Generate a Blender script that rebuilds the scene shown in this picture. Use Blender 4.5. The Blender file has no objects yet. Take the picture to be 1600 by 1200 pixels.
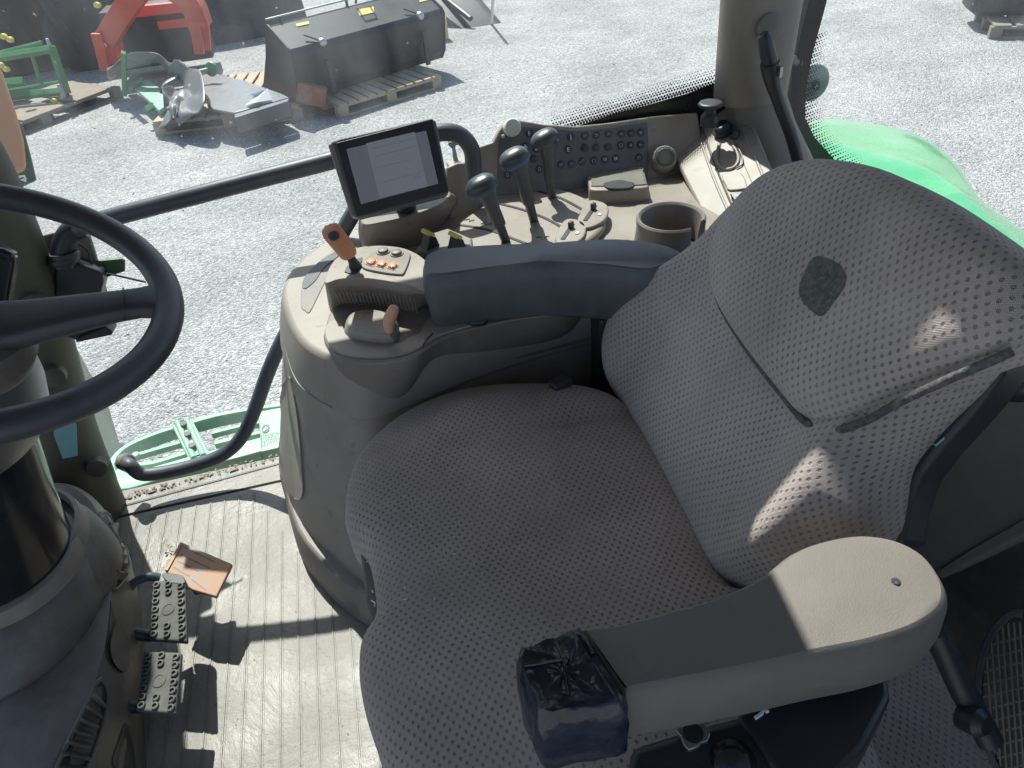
import bpy, bmesh, math, random
from mathutils import Vector, Matrix
random.seed(7)
SC = bpy.context.scene
COL = SC.collection
V = Vector

# ------------------------------------------------------------------ camera, world, sun, exposure
FPX, CX, CY, CAMH = 1180.0, 800.0, 600.0, 1.30
def _basis():
    r = math.radians(6.0)
    yw = V((447-CX, -(-289-CY), -FPX)).normalized()
    h = V((math.cos(r), math.sin(r), 0))
    z = h.cross(yw).normalized()
    if z.y < 0: z = -z
    x = yw.cross(z)
    return Matrix((x, yw, z))
ROT = _basis()
CAM = V((0, 0, CAMH))
cam = bpy.data.cameras.new('camera')
cam.sensor_width = 36.0; cam.lens = 36.0*FPX/1600.0
cam.clip_start = 0.02; cam.clip_end = 2000
cam_ob = bpy.data.objects.new('camera', cam); COL.objects.link(cam_ob)
cam_ob.matrix_world = Matrix.Translation(CAM) @ ROT.to_4x4()
SC.camera = cam_ob

SUN_DIR = V((0.10, -0.69, -1.0)).normalized()      # the way the light travels
world = bpy.data.worlds.new('World'); SC.world = world; world.use_nodes = True
wn = world.node_tree.nodes; wl = world.node_tree.links
sky = wn.new('ShaderNodeTexSky'); sky.sky_type = 'NISHITA'; sky.sun_disc = False
sky.sun_elevation = math.asin(-SUN_DIR.z)
sky.sun_rotation = math.atan2(-SUN_DIR.x, -SUN_DIR.y)
sky.air_density = 1.0; sky.dust_density = 1.5; sky.ozone_density = 1.0
wl.new(sky.outputs[0], wn['Background'].inputs[0]); wn['Background'].inputs[1].default_value = 0.13
sun = bpy.data.lights.new('sun', 'SUN'); sun.energy = 5.0; sun.angle = math.radians(0.6); sun.color = (1, .95, .88)
sun_ob = bpy.data.objects.new('sun', sun); COL.objects.link(sun_ob)
sun_ob.rotation_euler = SUN_DIR.to_track_quat('-Z', 'Y').to_euler()
SC.view_settings.view_transform = 'Standard'; SC.view_settings.look = 'None'
SC.view_settings.exposure = 0.70; SC.view_settings.gamma = 1
SC.cycles.max_bounces = 10; SC.cycles.diffuse_bounces = 5; SC.cycles.transparent_max_bounces = 12

# ------------------------------------------------------------------ measuring helpers: a line of sight met with a real plane
def ray(px, py):
    return (ROT @ V((px-CX, -(py-CY), -FPX))).normalized()
def W(px, py, z=None, y=None, x=None):
    d = ray(px, py)
    if z is not None: t = (z-CAM.z)/d.z
    elif y is not None: t = (y-CAM.y)/d.y
    else: t = (x-CAM.x)/d.x
    return CAM + d*t
class Plane:
    """a real plane in the cab; (px, py) picks a point on it, h lifts along its normal"""
    def __init__(s, p, n, e1=None):
        s.p = V(p); s.n = V(n).normalized()
        e1 = V(e1) if e1 else V((1, 0, 0))
        s.e1 = (e1 - s.n*e1.dot(s.n)).normalized(); s.e2 = s.n.cross(s.e1)
    def at(s, px, py, h=0.0):
        d = ray(px, py); p = s.p + s.n*h
        return CAM + d*((p-CAM).dot(s.n)/d.dot(s.n))
    def uv(s, P): q = P-s.p; return (q.dot(s.e1), q.dot(s.e2))
    def to(s, u, v, h=0.0): return s.p + s.e1*u + s.e2*v + s.n*h
def ZP(z): return Plane((0, 0, z), (0, 0, 1))

def catmull(pts, n=6, closed=True):
    P = [V(p) for p in pts]; N = len(P); out = []
    rng = range(N) if closed else range(N-1)
    for i in rng:
        if closed: a, b, c, d = P[(i-1) % N], P[i], P[(i+1) % N], P[(i+2) % N]
        else: a, b, c, d = P[max(i-1, 0)], P[i], P[i+1], P[min(i+2, N-1)]
        for k in range(n):
            t = k/n
            out.append(0.5*((2*b)+(c-a)*t+(2*a-5*b+4*c-d)*t*t+(3*b-a-3*c+d)*t**3))
    if not closed: out.append(P[-1])
    return out

# ------------------------------------------------------------------ object helpers
def link(name, me, mat=None, parent=None, smooth=40):
    o = bpy.data.objects.new(name, me); COL.objects.link(o)
    if mat is not None: me.materials.append(mat)
    if smooth:
        me.shade_smooth(); me.set_sharp_from_angle(angle=math.radians(smooth))
    if parent is not None:
        o.parent = parent; o.matrix_parent_inverse = parent.matrix_world.inverted() if parent.type != 'EMPTY' else Matrix.Translation(-parent.location)
    return o
def tag(o, label=None, cat=None, group=None, kind=None):
    if label: o['label'] = label
    if cat: o['category'] = cat
    if group: o['group'] = group
    if kind: o['kind'] = kind
    return o
def thing(name, loc, label, cat, group=None):
    o = bpy.data.objects.new(name, None); COL.objects.link(o); o.location = loc; o.empty_display_size = .05
    return tag(o, label, cat, group)
def bevel(o, w, seg=3, ang=35):
    if w:
        m = o.modifiers.new('bevel', 'BEVEL'); m.width = w; m.segments = seg; m.limit_method = 'ANGLE'; m.angle_limit = math.radians(ang)
        m.harden_normals = False
    return o
def grow(R, d):
    """offset a horizontal ring outwards by d"""
    n = len(R); A = sum(R[i].x*R[(i+1) % n].y-R[(i+1) % n].x*R[i].y for i in range(n)); sg = 1 if A > 0 else -1
    out = []
    for i in range(n):
        t = (R[(i+1) % n]-R[(i-1) % n]); t.z = 0
        if t.length < 1e-9: out.append(R[i].copy()); continue
        t.normalize(); out.append(R[i]+V((t.y, -t.x, 0))*d*sg)
    return out
def growc(R, d):
    c = sum(R, V())/len(R); return [p+(p-c).normalized()*d for p in R]
class MB:
    """collects shapes that belong to ONE part"""
    def __init__(s): s.v = []; s.f = []; s.uv = None
    def add(s, vs, fs):
        k = len(s.v); s.v += [V(p) for p in vs]; s.f += [tuple(i+k for i in f) for f in fs]; return s
    def loft(s, rings, cap0=True, cap1=True, closed=True):
        k = len(s.v); n = len(rings[0])
        for r in rings: s.v += [V(p) for p in r]
        for j in range(len(rings)-1):
            for i in range(n if closed else n-1):
                a = k+j*n+i; b = k+j*n+(i+1) % n
                s.f.append((a, b, b+n, a+n))
        if cap0: s.f.append(tuple(k+i for i in reversed(range(n))))
        if cap1: s.f.append(tuple(k+(len(rings)-1)*n+i for i in range(n)))
        return s
    def box(s, c, d, rot=None):
        c = V(c); x, y, z = [q/2 for q in d]
        P = [V((a*x, b*y, e*z)) for a in (-1, 1) for b in (-1, 1) for e in (-1, 1)]
        if rot is not None: P = [rot @ p for p in P]
        return s.add([c+p for p in P], [(0, 1, 3, 2), (4, 6, 7, 5), (0, 4, 5, 1), (2, 3, 7, 6), (0, 2, 6, 4), (1, 5, 7, 3)])
    def tube(s, pts, r, n=16, caps=True):
        P = [V(p) for p in pts]; rs = r if isinstance(r, (list, tuple)) else [r]*len(P)
        t0 = (P[1]-P[0]).normalized(); up = V((0, 0, 1)) if abs(t0.z) < .9 else V((1, 0, 0))
        a = t0.cross(up).normalized(); rings = []
        for i, p in enumerate(P):
            t = (P[min(i+1, len(P)-1)]-P[max(i-1, 0)]).normalized()
            a = (a - t*a.dot(t)).normalized(); b = t.cross(a)
            rings.append([p+(a*math.cos(2*math.pi*k/n)+b*math.sin(2*math.pi*k/n))*rs[i] for k in range(n)])
        return s.loft(rings, caps, caps)
    def lathe(s, o, ax, prof, n=40, e1=None, caps=True):
        """prof: (radius, height along ax)"""
        o = V(o); ax = V(ax).normalized(); e = V(e1) if e1 else (V((1, 0, 0)) if abs(ax.x) < .9 else V((0, 1, 0)))
        a = (e-ax*e.dot(ax)).normalized(); b = ax.cross(a)
        return s.loft([[o+ax*h+(a*math.cos(2*math.pi*k/n)+b*math.sin(2*math.pi*k/n))*max(r, 1e-5) for k in range(n)] for r, h in prof], caps, caps)
    def prism(s, F, px, h1, h0, smooth=0, taper=None):
        """outline px on plane F lifted to h1, pushed back along the normal to h0"""
        top = [F.at(x, y, h1) for x, y in px]
        if smooth: top = catmull(top, smooth)
        bot = [p+F.n*(h0-h1) for p in top]
        if taper:
            c = sum(bot, V())/len(bot); bot = [c+(p-c)*taper for p in bot]
        return s.loft([bot, top])
    def strip(s, line, wid, h0, h1, n=V((0, 0, 1))):
        """a wall-like bar following a 3D line"""
        P = [V(p) for p in line]; rings = []
        for i, p in enumerate(P):
            t = (P[min(i+1, len(P)-1)]-P[max(i-1, 0)]).normalized(); sd = t.cross(n).normalized()*wid/2
            rings.append([p-sd+n*h0, p+sd+n*h0, p+sd+n*h1, p-sd+n*h1])
        return s.loft(rings)
    def build(s, name, mat, parent=None, bev=0, smooth=40, seg=3, weld=False):
        me = bpy.data.meshes.new(name); me.from_pydata([tuple(v) for v in s.v], [], s.f)
        bm = bmesh.new(); bm.from_mesh(me); bmesh.ops.recalc_face_normals(bm, faces=bm.faces); bm.to_mesh(me); bm.free()
        me.update()
        return bevel(link(name, me, mat, parent, smooth), bev, seg)
def planar_uv(o, F):
    me = o.data; uv = me.uv_layers.new(name='UVMap'); N = len(me.vertices)
    cu, cv = F.uv(sum((v.co for v in me.vertices), V())/N)
    for l in me.loops:
        co = me.vertices[l.vertex_index].co; a, b = F.uv(co); h = (co-F.p).dot(F.n)
        if h < 0:
            q = math.hypot(a-cu, b-cv) or 1; a += (a-cu)/q*-h; b += (b-cv)/q*-h
        uv.data[l.index].uv = (a, b)
def pad(name, F, px, T, mat, parent, side=.05, bulge=None, n=5, p=2.6, rings=26, world_pts=None):
    """a cushion: smooth outline on F, domed to thickness T, with a side wall going back"""
    out = catmull([F.at(x, y, 0) for x, y in px] if world_pts is None else world_pts, n)
    uv = [F.uv(q) for q in out]; N = len(uv)
    cu = sum(a for a, b in uv)/N; cv = sum(b for a, b in uv)/N
    mb = MB(); R = []
    R.append([F.to(cu+(a-cu)*.97, cv+(b-cv)*.97, -side) for a, b in uv])
    R.append([F.to(a, b, -side*.75) for a, b in uv])
    R.append([F.to(a, b, -side*.3) for a, b in uv])
    for j in range(rings):
        r = 1-(j/rings)**1.25
        if j < 1: r = 1
        h0 = T*(1-r**p*1.0)**(1/2.2)
        ring = []
        for a, b in uv:
            u = cu+(a-cu)*r; v = cv+(b-cv)*r
            h = h0 + (bulge(u, v, r) if bulge else 0)
            ring.append(F.to(u, v, h))
        R.append(ring)
    mb.loft(R, True, True)
    o = mb.build(name, mat, parent, smooth=60)
    UVS = [None]*(len(R)*N)
    for i in range(N):
        dx, dy = uv[i][0]-cu, uv[i][1]-cv; L = math.hypot(dx, dy); dx /= L; dy /= L; acc = 0.0
        for j in range(len(R)-1, -1, -1):
            if j < len(R)-1: acc += (R[j][i]-R[j+1][i]).length
            else: acc = (R[j][i]-F.to(cu, cv, 0)).dot(F.e1*dx+F.e2*dy)
            UVS[j*N+i] = (cu+dx*acc, cv+dy*acc)
    lay = o.data.uv_layers.new(name='UVMap')
    for l in o.data.loops: lay.data[l.index].uv = UVS[l.vertex_index]
    return o
def text(name, s, F, px, py, h, size, mat, parent, rot=0, ext=.0004, align='CENTER'):
    cu = bpy.data.curves.new(name, 'FONT'); cu.body = s; cu.size = size; cu.extrude = ext; cu.align_x = align; cu.align_y = 'CENTER'
    tmp = bpy.data.objects.new('tmp', cu); COL.objects.link(tmp)
    dg = bpy.context.evaluated_depsgraph_get(); me = bpy.data.meshes.new_from_object(tmp.evaluated_get(dg))
    bpy.data.objects.remove(tmp)
    c = F.at(px, py, h); r = math.radians(rot)
    a = F.e1*math.cos(r)+F.e2*math.sin(r); b = F.n.cross(a)
    for v in me.vertices: v.co = c + a*v.co.x + b*v.co.y + F.n*v.co.z
    return link(name, me, mat, parent, 0)

# ------------------------------------------------------------------ materials
def newmat(name):
    m = bpy.data.materials.new(name); m.use_nodes = True
    return m, m.node_tree.nodes, m.node_tree.links, m.node_tree.nodes['Principled BSDF']
def rampcol(n, l, fac, stops):
    r = n.new('ShaderNodeValToRGB'); l.new(fac, r.inputs[0]); e = r.color_ramp.elements
    e[0].position, e[0].color = stops[0][0], (*stops[0][1], 1); e[1].position, e[1].color = stops[-1][0], (*stops[-1][1], 1)
    for p, c in stops[1:-1]:
        q = e.new(p); q.color = (*c, 1)
    return r.outputs[0]
def plastic(name, col, rough=.5, grain=700, bump=.15, dust=.25, dustcol=(.42, .38, .33), metallic=0, coat=0, dscale=9, spots=0):
    m, n, l, b = newmat(name)
    tc = n.new('ShaderNodeTexCoord'); g = n.new('ShaderNodeTexNoise'); g.inputs['Scale'].default_value = grain; g.inputs['Detail'].default_value = 3
    d = n.new('ShaderNodeTexNoise'); d.inputs['Scale'].default_value = dscale; d.inputs['Detail'].default_value = 7; d.inputs['Roughness'].default_value = .68
    for q in (g, d): l.new(tc.outputs['Object'], q.inputs['Vector'])
    mp = n.new('ShaderNodeMapRange'); mp.inputs[1].default_value = .42; mp.inputs[2].default_value = .72; mp.inputs[3].default_value = 0; mp.inputs[4].default_value = dust
    l.new(d.outputs[0], mp.inputs[0])
    mx = n.new('ShaderNodeMix'); mx.data_type = 'RGBA'; mx.inputs[6].default_value = (*col, 1); mx.inputs[7].default_value = (*dustcol, 1)
    l.new(mp.outputs[0], mx.inputs[0]); cout = mx.outputs[2]
    if spots:
        s = n.new('ShaderNodeTexNoise'); s.inputs['Scale'].default_value = 38; s.inputs['Detail'].default_value = 4; l.new(tc.outputs['Object'], s.inputs['Vector'])
        sm = n.new('ShaderNodeMapRange'); sm.inputs[1].default_value = .64; sm.inputs[2].default_value = .70; sm.inputs[4].default_value = spots; l.new(s.outputs[0], sm.inputs[0])
        m2 = n.new('ShaderNodeMix'); m2.data_type = 'RGBA'; m2.inputs[7].default_value = (col[0]*.45, col[1]*.4, col[2]*.38, 1)
        l.new(sm.outputs[0], m2.inputs[0]); l.new(cout, m2.inputs[6]); cout = m2.outputs[2]
    l.new(cout, b.inputs['Base Color'])
    rm = n.new('ShaderNodeMapRange'); rm.inputs[3].default_value = max(rough-.08, .05); rm.inputs[4].default_value = min(rough+.22, 1); l.new(d.outputs[0], rm.inputs[0]); l.new(rm.outputs[0], b.inputs['Roughness'])
    b.inputs['Metallic'].default_value = metallic
    if coat: b.inputs['Coat Weight'].default_value = coat; b.inputs['Coat Roughness'].default_value = .08
    bp = n.new('ShaderNodeBump'); bp.inputs['Strength'].default_value = bump; bp.inputs['Distance'].default_value = .002; l.new(g.outputs[0], bp.inputs['Height']); l.new(bp.outputs[0], b.inputs['Normal'])
    return m
def fabric(name, base, dark, sx=.0115, sy=.0150):
    m, n, l, b = newmat(name)
    uv = n.new('ShaderNodeUVMap'); uv.uv_map = 'UVMap'
    # slight waviness so that the knit does not run dead straight
    nz = n.new('ShaderNodeTexNoise'); nz.inputs['Scale'].default_value = 7; l.new(uv.outputs[0], nz.inputs['Vector'])
    va = n.new('ShaderNodeVectorMath'); va.operation = 'MULTIPLY_ADD'; va.inputs[1].default_value = (.012, .012, 0); l.new(nz.outputs['Color'], va.inputs[0]); l.new(uv.outputs[0], va.inputs[2])
    sp = n.new('ShaderNodeSeparateXYZ'); l.new(va.outputs[0], sp.inputs[0])
    def mth(op, a, bb=None, c=None):
        q = n.new('ShaderNodeMath'); q.operation = op
        for i, x in enumerate((a, bb, c)):
            if x is None: continue
            if isinstance(x, (int, float)): q.inputs[i].default_value = x
            else: l.new(x, q.inputs[i])
        return q.outputs[0]
    cu = mth('COSINE', mth('MULTIPLY', sp.outputs[0], 2*math.pi/sx)); cv = mth('COSINE', mth('MULTIPLY', sp.outputs[1], 2*math.pi/sy))
    f = mth('MULTIPLY', cu, cv)
    fn = n.new('ShaderNodeTexNoise'); fn.inputs['Scale'].default_value = 420; fn.inputs['Detail'].default_value = 2; l.new(uv.outputs[0], fn.inputs['Vector'])
    f2 = mth('ADD', f, mth('MULTIPLY_ADD', fn.outputs[0], .9, -.45))
    mr = n.new('ShaderNodeMapRange'); mr.interpolation_type = 'SMOOTHSTEP'; mr.inputs[1].default_value = .30; mr.inputs[2].default_value = .90; l.new(f2, mr.inputs[0])
    # fibres: fine cross weave
    wv = mth('MULTIPLY', mth('SINE', mth('MULTIPLY', sp.outputs[0], 2*math.pi/.0024)), mth('SINE', mth('MULTIPLY', sp.outputs[1], 2*math.pi/.0019)))
    ws = n.new('ShaderNodeTexNoise'); ws.inputs['Scale'].default_value = 9; ws.inputs['Detail'].default_value = 4; l.new(uv.outputs[0], ws.inputs['Vector'])
    wsm = n.new('ShaderNodeMapRange'); wsm.inputs[1].default_value = .35; wsm.inputs[2].default_value = .62; wsm.inputs[3].default_value = .45; wsm.inputs[4].default_value = 1.0; l.new(ws.outputs[0], wsm.inputs[0])
    mx = n.new('ShaderNodeMix'); mx.data_type = 'RGBA'; mx.inputs[6].default_value = (*base, 1); mx.inputs[7].default_value = (*dark, 1); l.new(mth('MULTIPLY', mr.outputs[0], wsm.outputs[0]), mx.inputs[0])
    wn_ = n.new('ShaderNodeTexNoise'); wn_.inputs['Scale'].default_value = 3.5; wn_.inputs['Detail'].default_value = 6; l.new(uv.outputs[0], wn_.inputs['Vector'])
    wm = n.new('ShaderNodeMapRange'); wm.inputs[1].default_value = .35; wm.inputs[2].default_value = .7; wm.inputs[3].default_value = .76; wm.inputs[4].default_value = 1.26; l.new(wn_.outputs[0], wm.inputs[0])
    mul = n.new('ShaderNodeVectorMath'); mul.operation = 'SCALE'; l.new(mx.outputs[2], mul.inputs[0]); l.new(mth('MULTIPLY', wm.outputs[0], mth('MULTIPLY_ADD', wv, .10, 1.0)), mul.inputs['Scale'])
    l.new(mul.outputs[0], b.inputs['Base Color'])
    b.inputs['Roughness'].default_value = .92; b.inputs['Sheen Weight'].default_value = .35; b.inputs['Sheen Roughness'].default_value = .5; b.inputs['Sheen Tint'].default_value = (.8, .75, .7, 1)
    b.inputs['Specular IOR Level'].default_value = .2
    bp = n.new('ShaderNodeBump'); bp.inputs['Strength'].default_value = .8; bp.inputs['Distance'].default_value = .0016
    l.new(mth('SUBTRACT', mth('ADD', mth('MULTIPLY', fn.outputs[0], .35), mth('MULTIPLY', wv, .18)), mr.outputs[0]), bp.inputs['Height']); l.new(bp.outputs[0], b.inputs['Normal'])
    return m
def simple(name, col, rough=.5, metallic=0, emit=0):
    m, n, l, b = newmat(name); b.inputs['Base Color'].default_value = (*col, 1); b.inputs['Roughness'].default_value = rough; b.inputs['Metallic'].default_value = metallic
    return m
M = {}
M['beige'] = plastic('beige_plastic', (.27, .232, .200), .42, dust=.4, spots=.30)
M['beige_dark'] = plastic('brown_grey_plastic', (.19, .165, .148), .45, dust=.3, spots=.2)
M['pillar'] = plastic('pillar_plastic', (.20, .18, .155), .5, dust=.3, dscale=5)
M['pillar_dark'] = plastic('dark_pillar', (.075, .075, .058), .5, dust=.35, dustcol=(.16, .15, .12), dscale=4)
M['arm'] = plastic('armrest_vinyl', (.135, .129, .112), .55, grain=900, bump=.3, dust=.55, dustcol=(.22, .20, .17), dscale=5)
M['armdark'] = plastic('charcoal_armrest', (.075, .085, .095), .42, grain=500, bump=.3, dust=.35, dustcol=(.2, .21, .22), dscale=6)
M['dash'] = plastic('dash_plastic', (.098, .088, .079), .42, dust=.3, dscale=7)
M['black'] = plastic('black_plastic', (.022, .025, .03), .35, dust=.15, dustcol=(.12, .12, .12))
M['gloss'] = plastic('gloss_black', (.012, .012, .014), .10, grain=60, bump=.02, dust=.06, dustcol=(.2, .18, .15))
M['tape'] = plastic('black_tape', (.010, .014, .026), .16, grain=55, bump=.9, dust=.12, dustcol=(.2, .22, .25), dscale=30)
M['rubber'] = plastic('rubber', (.075, .073, .07), .6, dust=.8, dustcol=(.20, .19, .17), dscale=20)
M['wheelmat'] = plastic('wheel_leather', (.040, .043, .055), .36, grain=600, bump=.25, dust=.3, dustcol=(.13, .13, .15))
M['tube'] = plastic('painted_tube', (.055, .065, .08), .38, dust=.3, dustcol=(.2, .2, .2))
M['lever'] = plastic('lever_plastic', (.045, .052, .06), .28, dust=.25, dustcol=(.16, .17, .18))
M['orange'] = plastic('orange_plastic', (.58, .25, .13), .45, dust=.3, dustcol=(.6, .35, .2))
M['pink'] = plastic('faded_orange', (.62, .33, .22), .5, dust=.4, dustcol=(.6, .45, .35))
M['yellow'] = plastic('yellow_plastic', (.72, .60, .10), .4, dust=.2)
M['mint'] = plastic('green_paint', (.20, .42, .28), .4, dust=1.0, dustcol=(.38, .50, .41), dscale=14)
M['green'] = plastic('fender_green', (.045, .36, .11), .2, grain=30, bump=.01, dust=.7, dustcol=(.20, .48, .27), dscale=3, coat=.5)
M['dkgreen'] = plastic('dark_green', (.03, .085, .035), .4, dust=.3)
M['impl'] = plastic('implement_green', (.05, .22, .07), .35, dust=.2, dustcol=(.3, .4, .3))
M['red'] = plastic('implement_red', (.60, .075, .035), .4, dust=.3, dustcol=(.5, .16, .11))
M['steel'] = plastic('black_steel', (.010, .012, .018), .4, grain=40, bump=.1, dust=.3, dustcol=(.06, .065, .075), dscale=4)
M['wood'] = plastic('pallet_wood', (.46, .36, .25), .8, grain=90, bump=.5, dust=.7, dustcol=(.26, .22, .18), dscale=12)
M['woodold'] = plastic('grey_wood', (.26, .21, .165), .85, grain=90, bump=.5, dust=.6, dustcol=(.16, .14, .12), dscale=12)
M['tarp'] = plastic('grey_tarp', (.17, .17, .175), .3, grain=25, bump=.3, dust=.3, dustcol=(.25, .25, .25))
M['metal'] = plastic('worn_metal', (.45, .46, .48), .35, metallic=.9, dust=.3)
M['white'] = simple('white_print', (.85, .87, .88), .5)
M['cream'] = plastic('cream_plastic', (.62, .62, .52), .5, dust=.2)
M['blueprint'] = simple('blue_white_print', (.35, .42, .55), .5)
M['teal'] = plastic('teal_ring', (.03, .11, .10), .35, dust=.1)
M['bluering'] = plastic('blue_ring', (.03, .10, .28), .3, dust=.1)
M['tagblue'] = plastic('blue_tag', (.22, .46, .47), .6, dust=.2, dustcol=(.3, .5, .5))
M['redp'] = simple('red_plastic', (.7, .03, .02), .4)
M['fabric'] = fabric('knit_fabric', (.41, .368, .345), (.19, .167, .162), .0112, .0142)
M['fabric_seat'] = fabric('knit_fabric_seat', (.37, .315, .285), (.175, .148, .136), .0110, .0138)
M['patch'] = plastic('worn_patch_and_crease', (.06, .066, .064), .9, grain=260, bump=.9, dust=1.0, dustcol=(.16, .16, .155), dscale=160)
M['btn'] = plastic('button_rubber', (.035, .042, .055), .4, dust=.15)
M['panelgrey'] = plastic('panel_face', (.115, .115, .12), .45, dust=.2)
def gravel_mat():
    m, n, l, b = newmat('gravel')
    tc = n.new('ShaderNodeTexCoord')
    v1 = n.new('ShaderNodeTexVoronoi'); v1.inputs['Scale'].default_value = 60; v1.inputs['Randomness'].default_value = 1
    v2 = n.new('ShaderNodeTexVoronoi'); v2.feature = 'DISTANCE_TO_EDGE'; v2.inputs['Scale'].default_value = 60
    v3 = n.new('ShaderNodeTexVoronoi'); v3.inputs['Scale'].default_value = 130
    no = n.new('ShaderNodeTexNoise'); no.inputs['Scale'].default_value = .9; no.inputs['Detail'].default_value = 8; no.inputs['Roughness'].default_value = .62
    dn = n.new('ShaderNodeTexNoise'); dn.inputs['Scale'].default_value = 14; dn.inputs['Detail'].default_value = 3
    va = n.new('ShaderNodeVectorMath'); va.operation = 'MULTIPLY_ADD'; va.inputs[1].default_value = (.03, .03, .03)
    l.new(tc.outputs['Object'], dn.inputs['Vector']); l.new(dn.outputs['Color'], va.inputs[0]); l.new(tc.outputs['Object'], va.inputs[2])
    for q in (v1, v2, v3): l.new(va.outputs[0], q.inputs['Vector'])
    l.new(tc.outputs['Object'], no.inputs['Vector'])
    sp = n.new('ShaderNodeSeparateColor'); l.new(v1.outputs['Color'], sp.inputs[0])
    c = rampcol(n, l, sp.outputs[0], [(0, (.27, .27, .27)), (.35, (.40, .395, .39)), (.7, (.50, .49, .475)), (.92, (.60, .585, .56)), (1, (.34, .35, .37))])
    ed = n.new('ShaderNodeMapRange'); ed.inputs[1].default_value = 0; ed.inputs[2].default_value = .10; ed.inputs[3].default_value = .58; ed.inputs[4].default_value = 1; l.new(v2.outputs['Distance'], ed.inputs[0])  # gaps between the stones painted darker to stand for their shade
    lg = n.new('ShaderNodeMapRange'); lg.inputs[1].default_value = .3; lg.inputs[2].default_value = .7; lg.inputs[3].default_value = .74; lg.inputs[4].default_value = 1.14; l.new(no.outputs[0], lg.inputs[0])
    mm = n.new('ShaderNodeMath'); mm.operation = 'MULTIPLY'; l.new(ed.outputs[0], mm.inputs[0]); l.new(lg.outputs[0], mm.inputs[1])
    sc = n.new('ShaderNodeVectorMath'); sc.operation = 'SCALE'; l.new(c, sc.inputs[0]); l.new(mm.outputs[0], sc.inputs['Scale']); l.new(sc.outputs[0], b.inputs['Base Color'])
    b.inputs['Roughness'].default_value = .85
    hh = n.new('ShaderNodeMath'); hh.operation = 'MULTIPLY_ADD'; l.new(v1.outputs['Distance'], hh.inputs[0]); hh.inputs[1].default_value = -1.0
    h3 = n.new('ShaderNodeMath'); h3.operation = 'MULTIPLY'; l.new(v3.outputs['Distance'], h3.inputs[0]); h3.inputs[1].default_value = -.35; l.new(h3.outputs[0], hh.inputs[2])
    bp = n.new('ShaderNodeBump'); bp.inputs['Strength'].default_value = 1; bp.inputs['Distance'].default_value = .015; l.new(hh.outputs[0], bp.inputs['Height'])
    bp2 = n.new('ShaderNodeBump'); bp2.inputs['Strength'].default_value = .5; bp2.inputs['Distance'].default_value = .25; l.new(no.outputs[0], bp2.inputs['Height']); l.new(bp2.outputs[0], bp.inputs['Normal']); l.new(bp.outputs[0], b.inputs['Normal'])
    return m
def mat_mat():
    m, n, l, b = newmat('rubber_mat')
    tc = n.new('ShaderNodeTexCoord')
    a = n.new('ShaderNodeTexNoise'); a.inputs['Scale'].default_value = 6; a.inputs['Detail'].default_value = 9; a.inputs['Roughness'].default_value = .7; a.inputs['Distortion'].default_value = .6
    f = n.new('ShaderNodeTexNoise'); f.inputs['Scale'].default_value = 60; f.inputs['Detail'].default_value = 5
    for q in (a, f): l.new(tc.outputs['Object'], q.inputs['Vector'])
    c = rampcol(n, l, a.outputs[0], [(.25, (.15, .13, .115)), (.5, (.225, .203, .182)), (.75, (.30, .275, .25))])
    s = n.new('ShaderNodeMapRange'); s.inputs[1].default_value = .66; s.inputs[2].default_value = .74; s.inputs[3].default_value = 1; s.inputs[4].default_value = .55; l.new(f.outputs[0], s.inputs[0])
    sc = n.new('ShaderNodeVectorMath'); sc.operation = 'SCALE'; l.new(c, sc.inputs[0]); l.new(s.outputs[0], sc.inputs['Scale']); l.new(sc.outputs[0], b.inputs['Base Color'])
    r = n.new('ShaderNodeMapRange'); r.inputs[1].default_value = .35; r.inputs[2].default_value = .65; r.inputs[3].default_value = .30; r.inputs[4].default_value = .55; l.new(a.outputs[0], r.inputs[0]); l.new(r.outputs[0], b.inputs['Roughness'])
    ad = n.new('ShaderNodeMath'); ad.operation = 'MULTIPLY_ADD'; ad.inputs[1].default_value = .1; l.new(f.outputs[0], ad.inputs[0]); l.new(a.outputs[0], ad.inputs[2])
    bp = n.new('ShaderNodeBump'); bp.inputs['Strength'].default_value = .35; bp.inputs['Distance'].default_value = .02; l.new(ad.outputs[0], bp.inputs['Height']); l.new(bp.outputs[0], b.inputs['Normal'])
    return m
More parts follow.
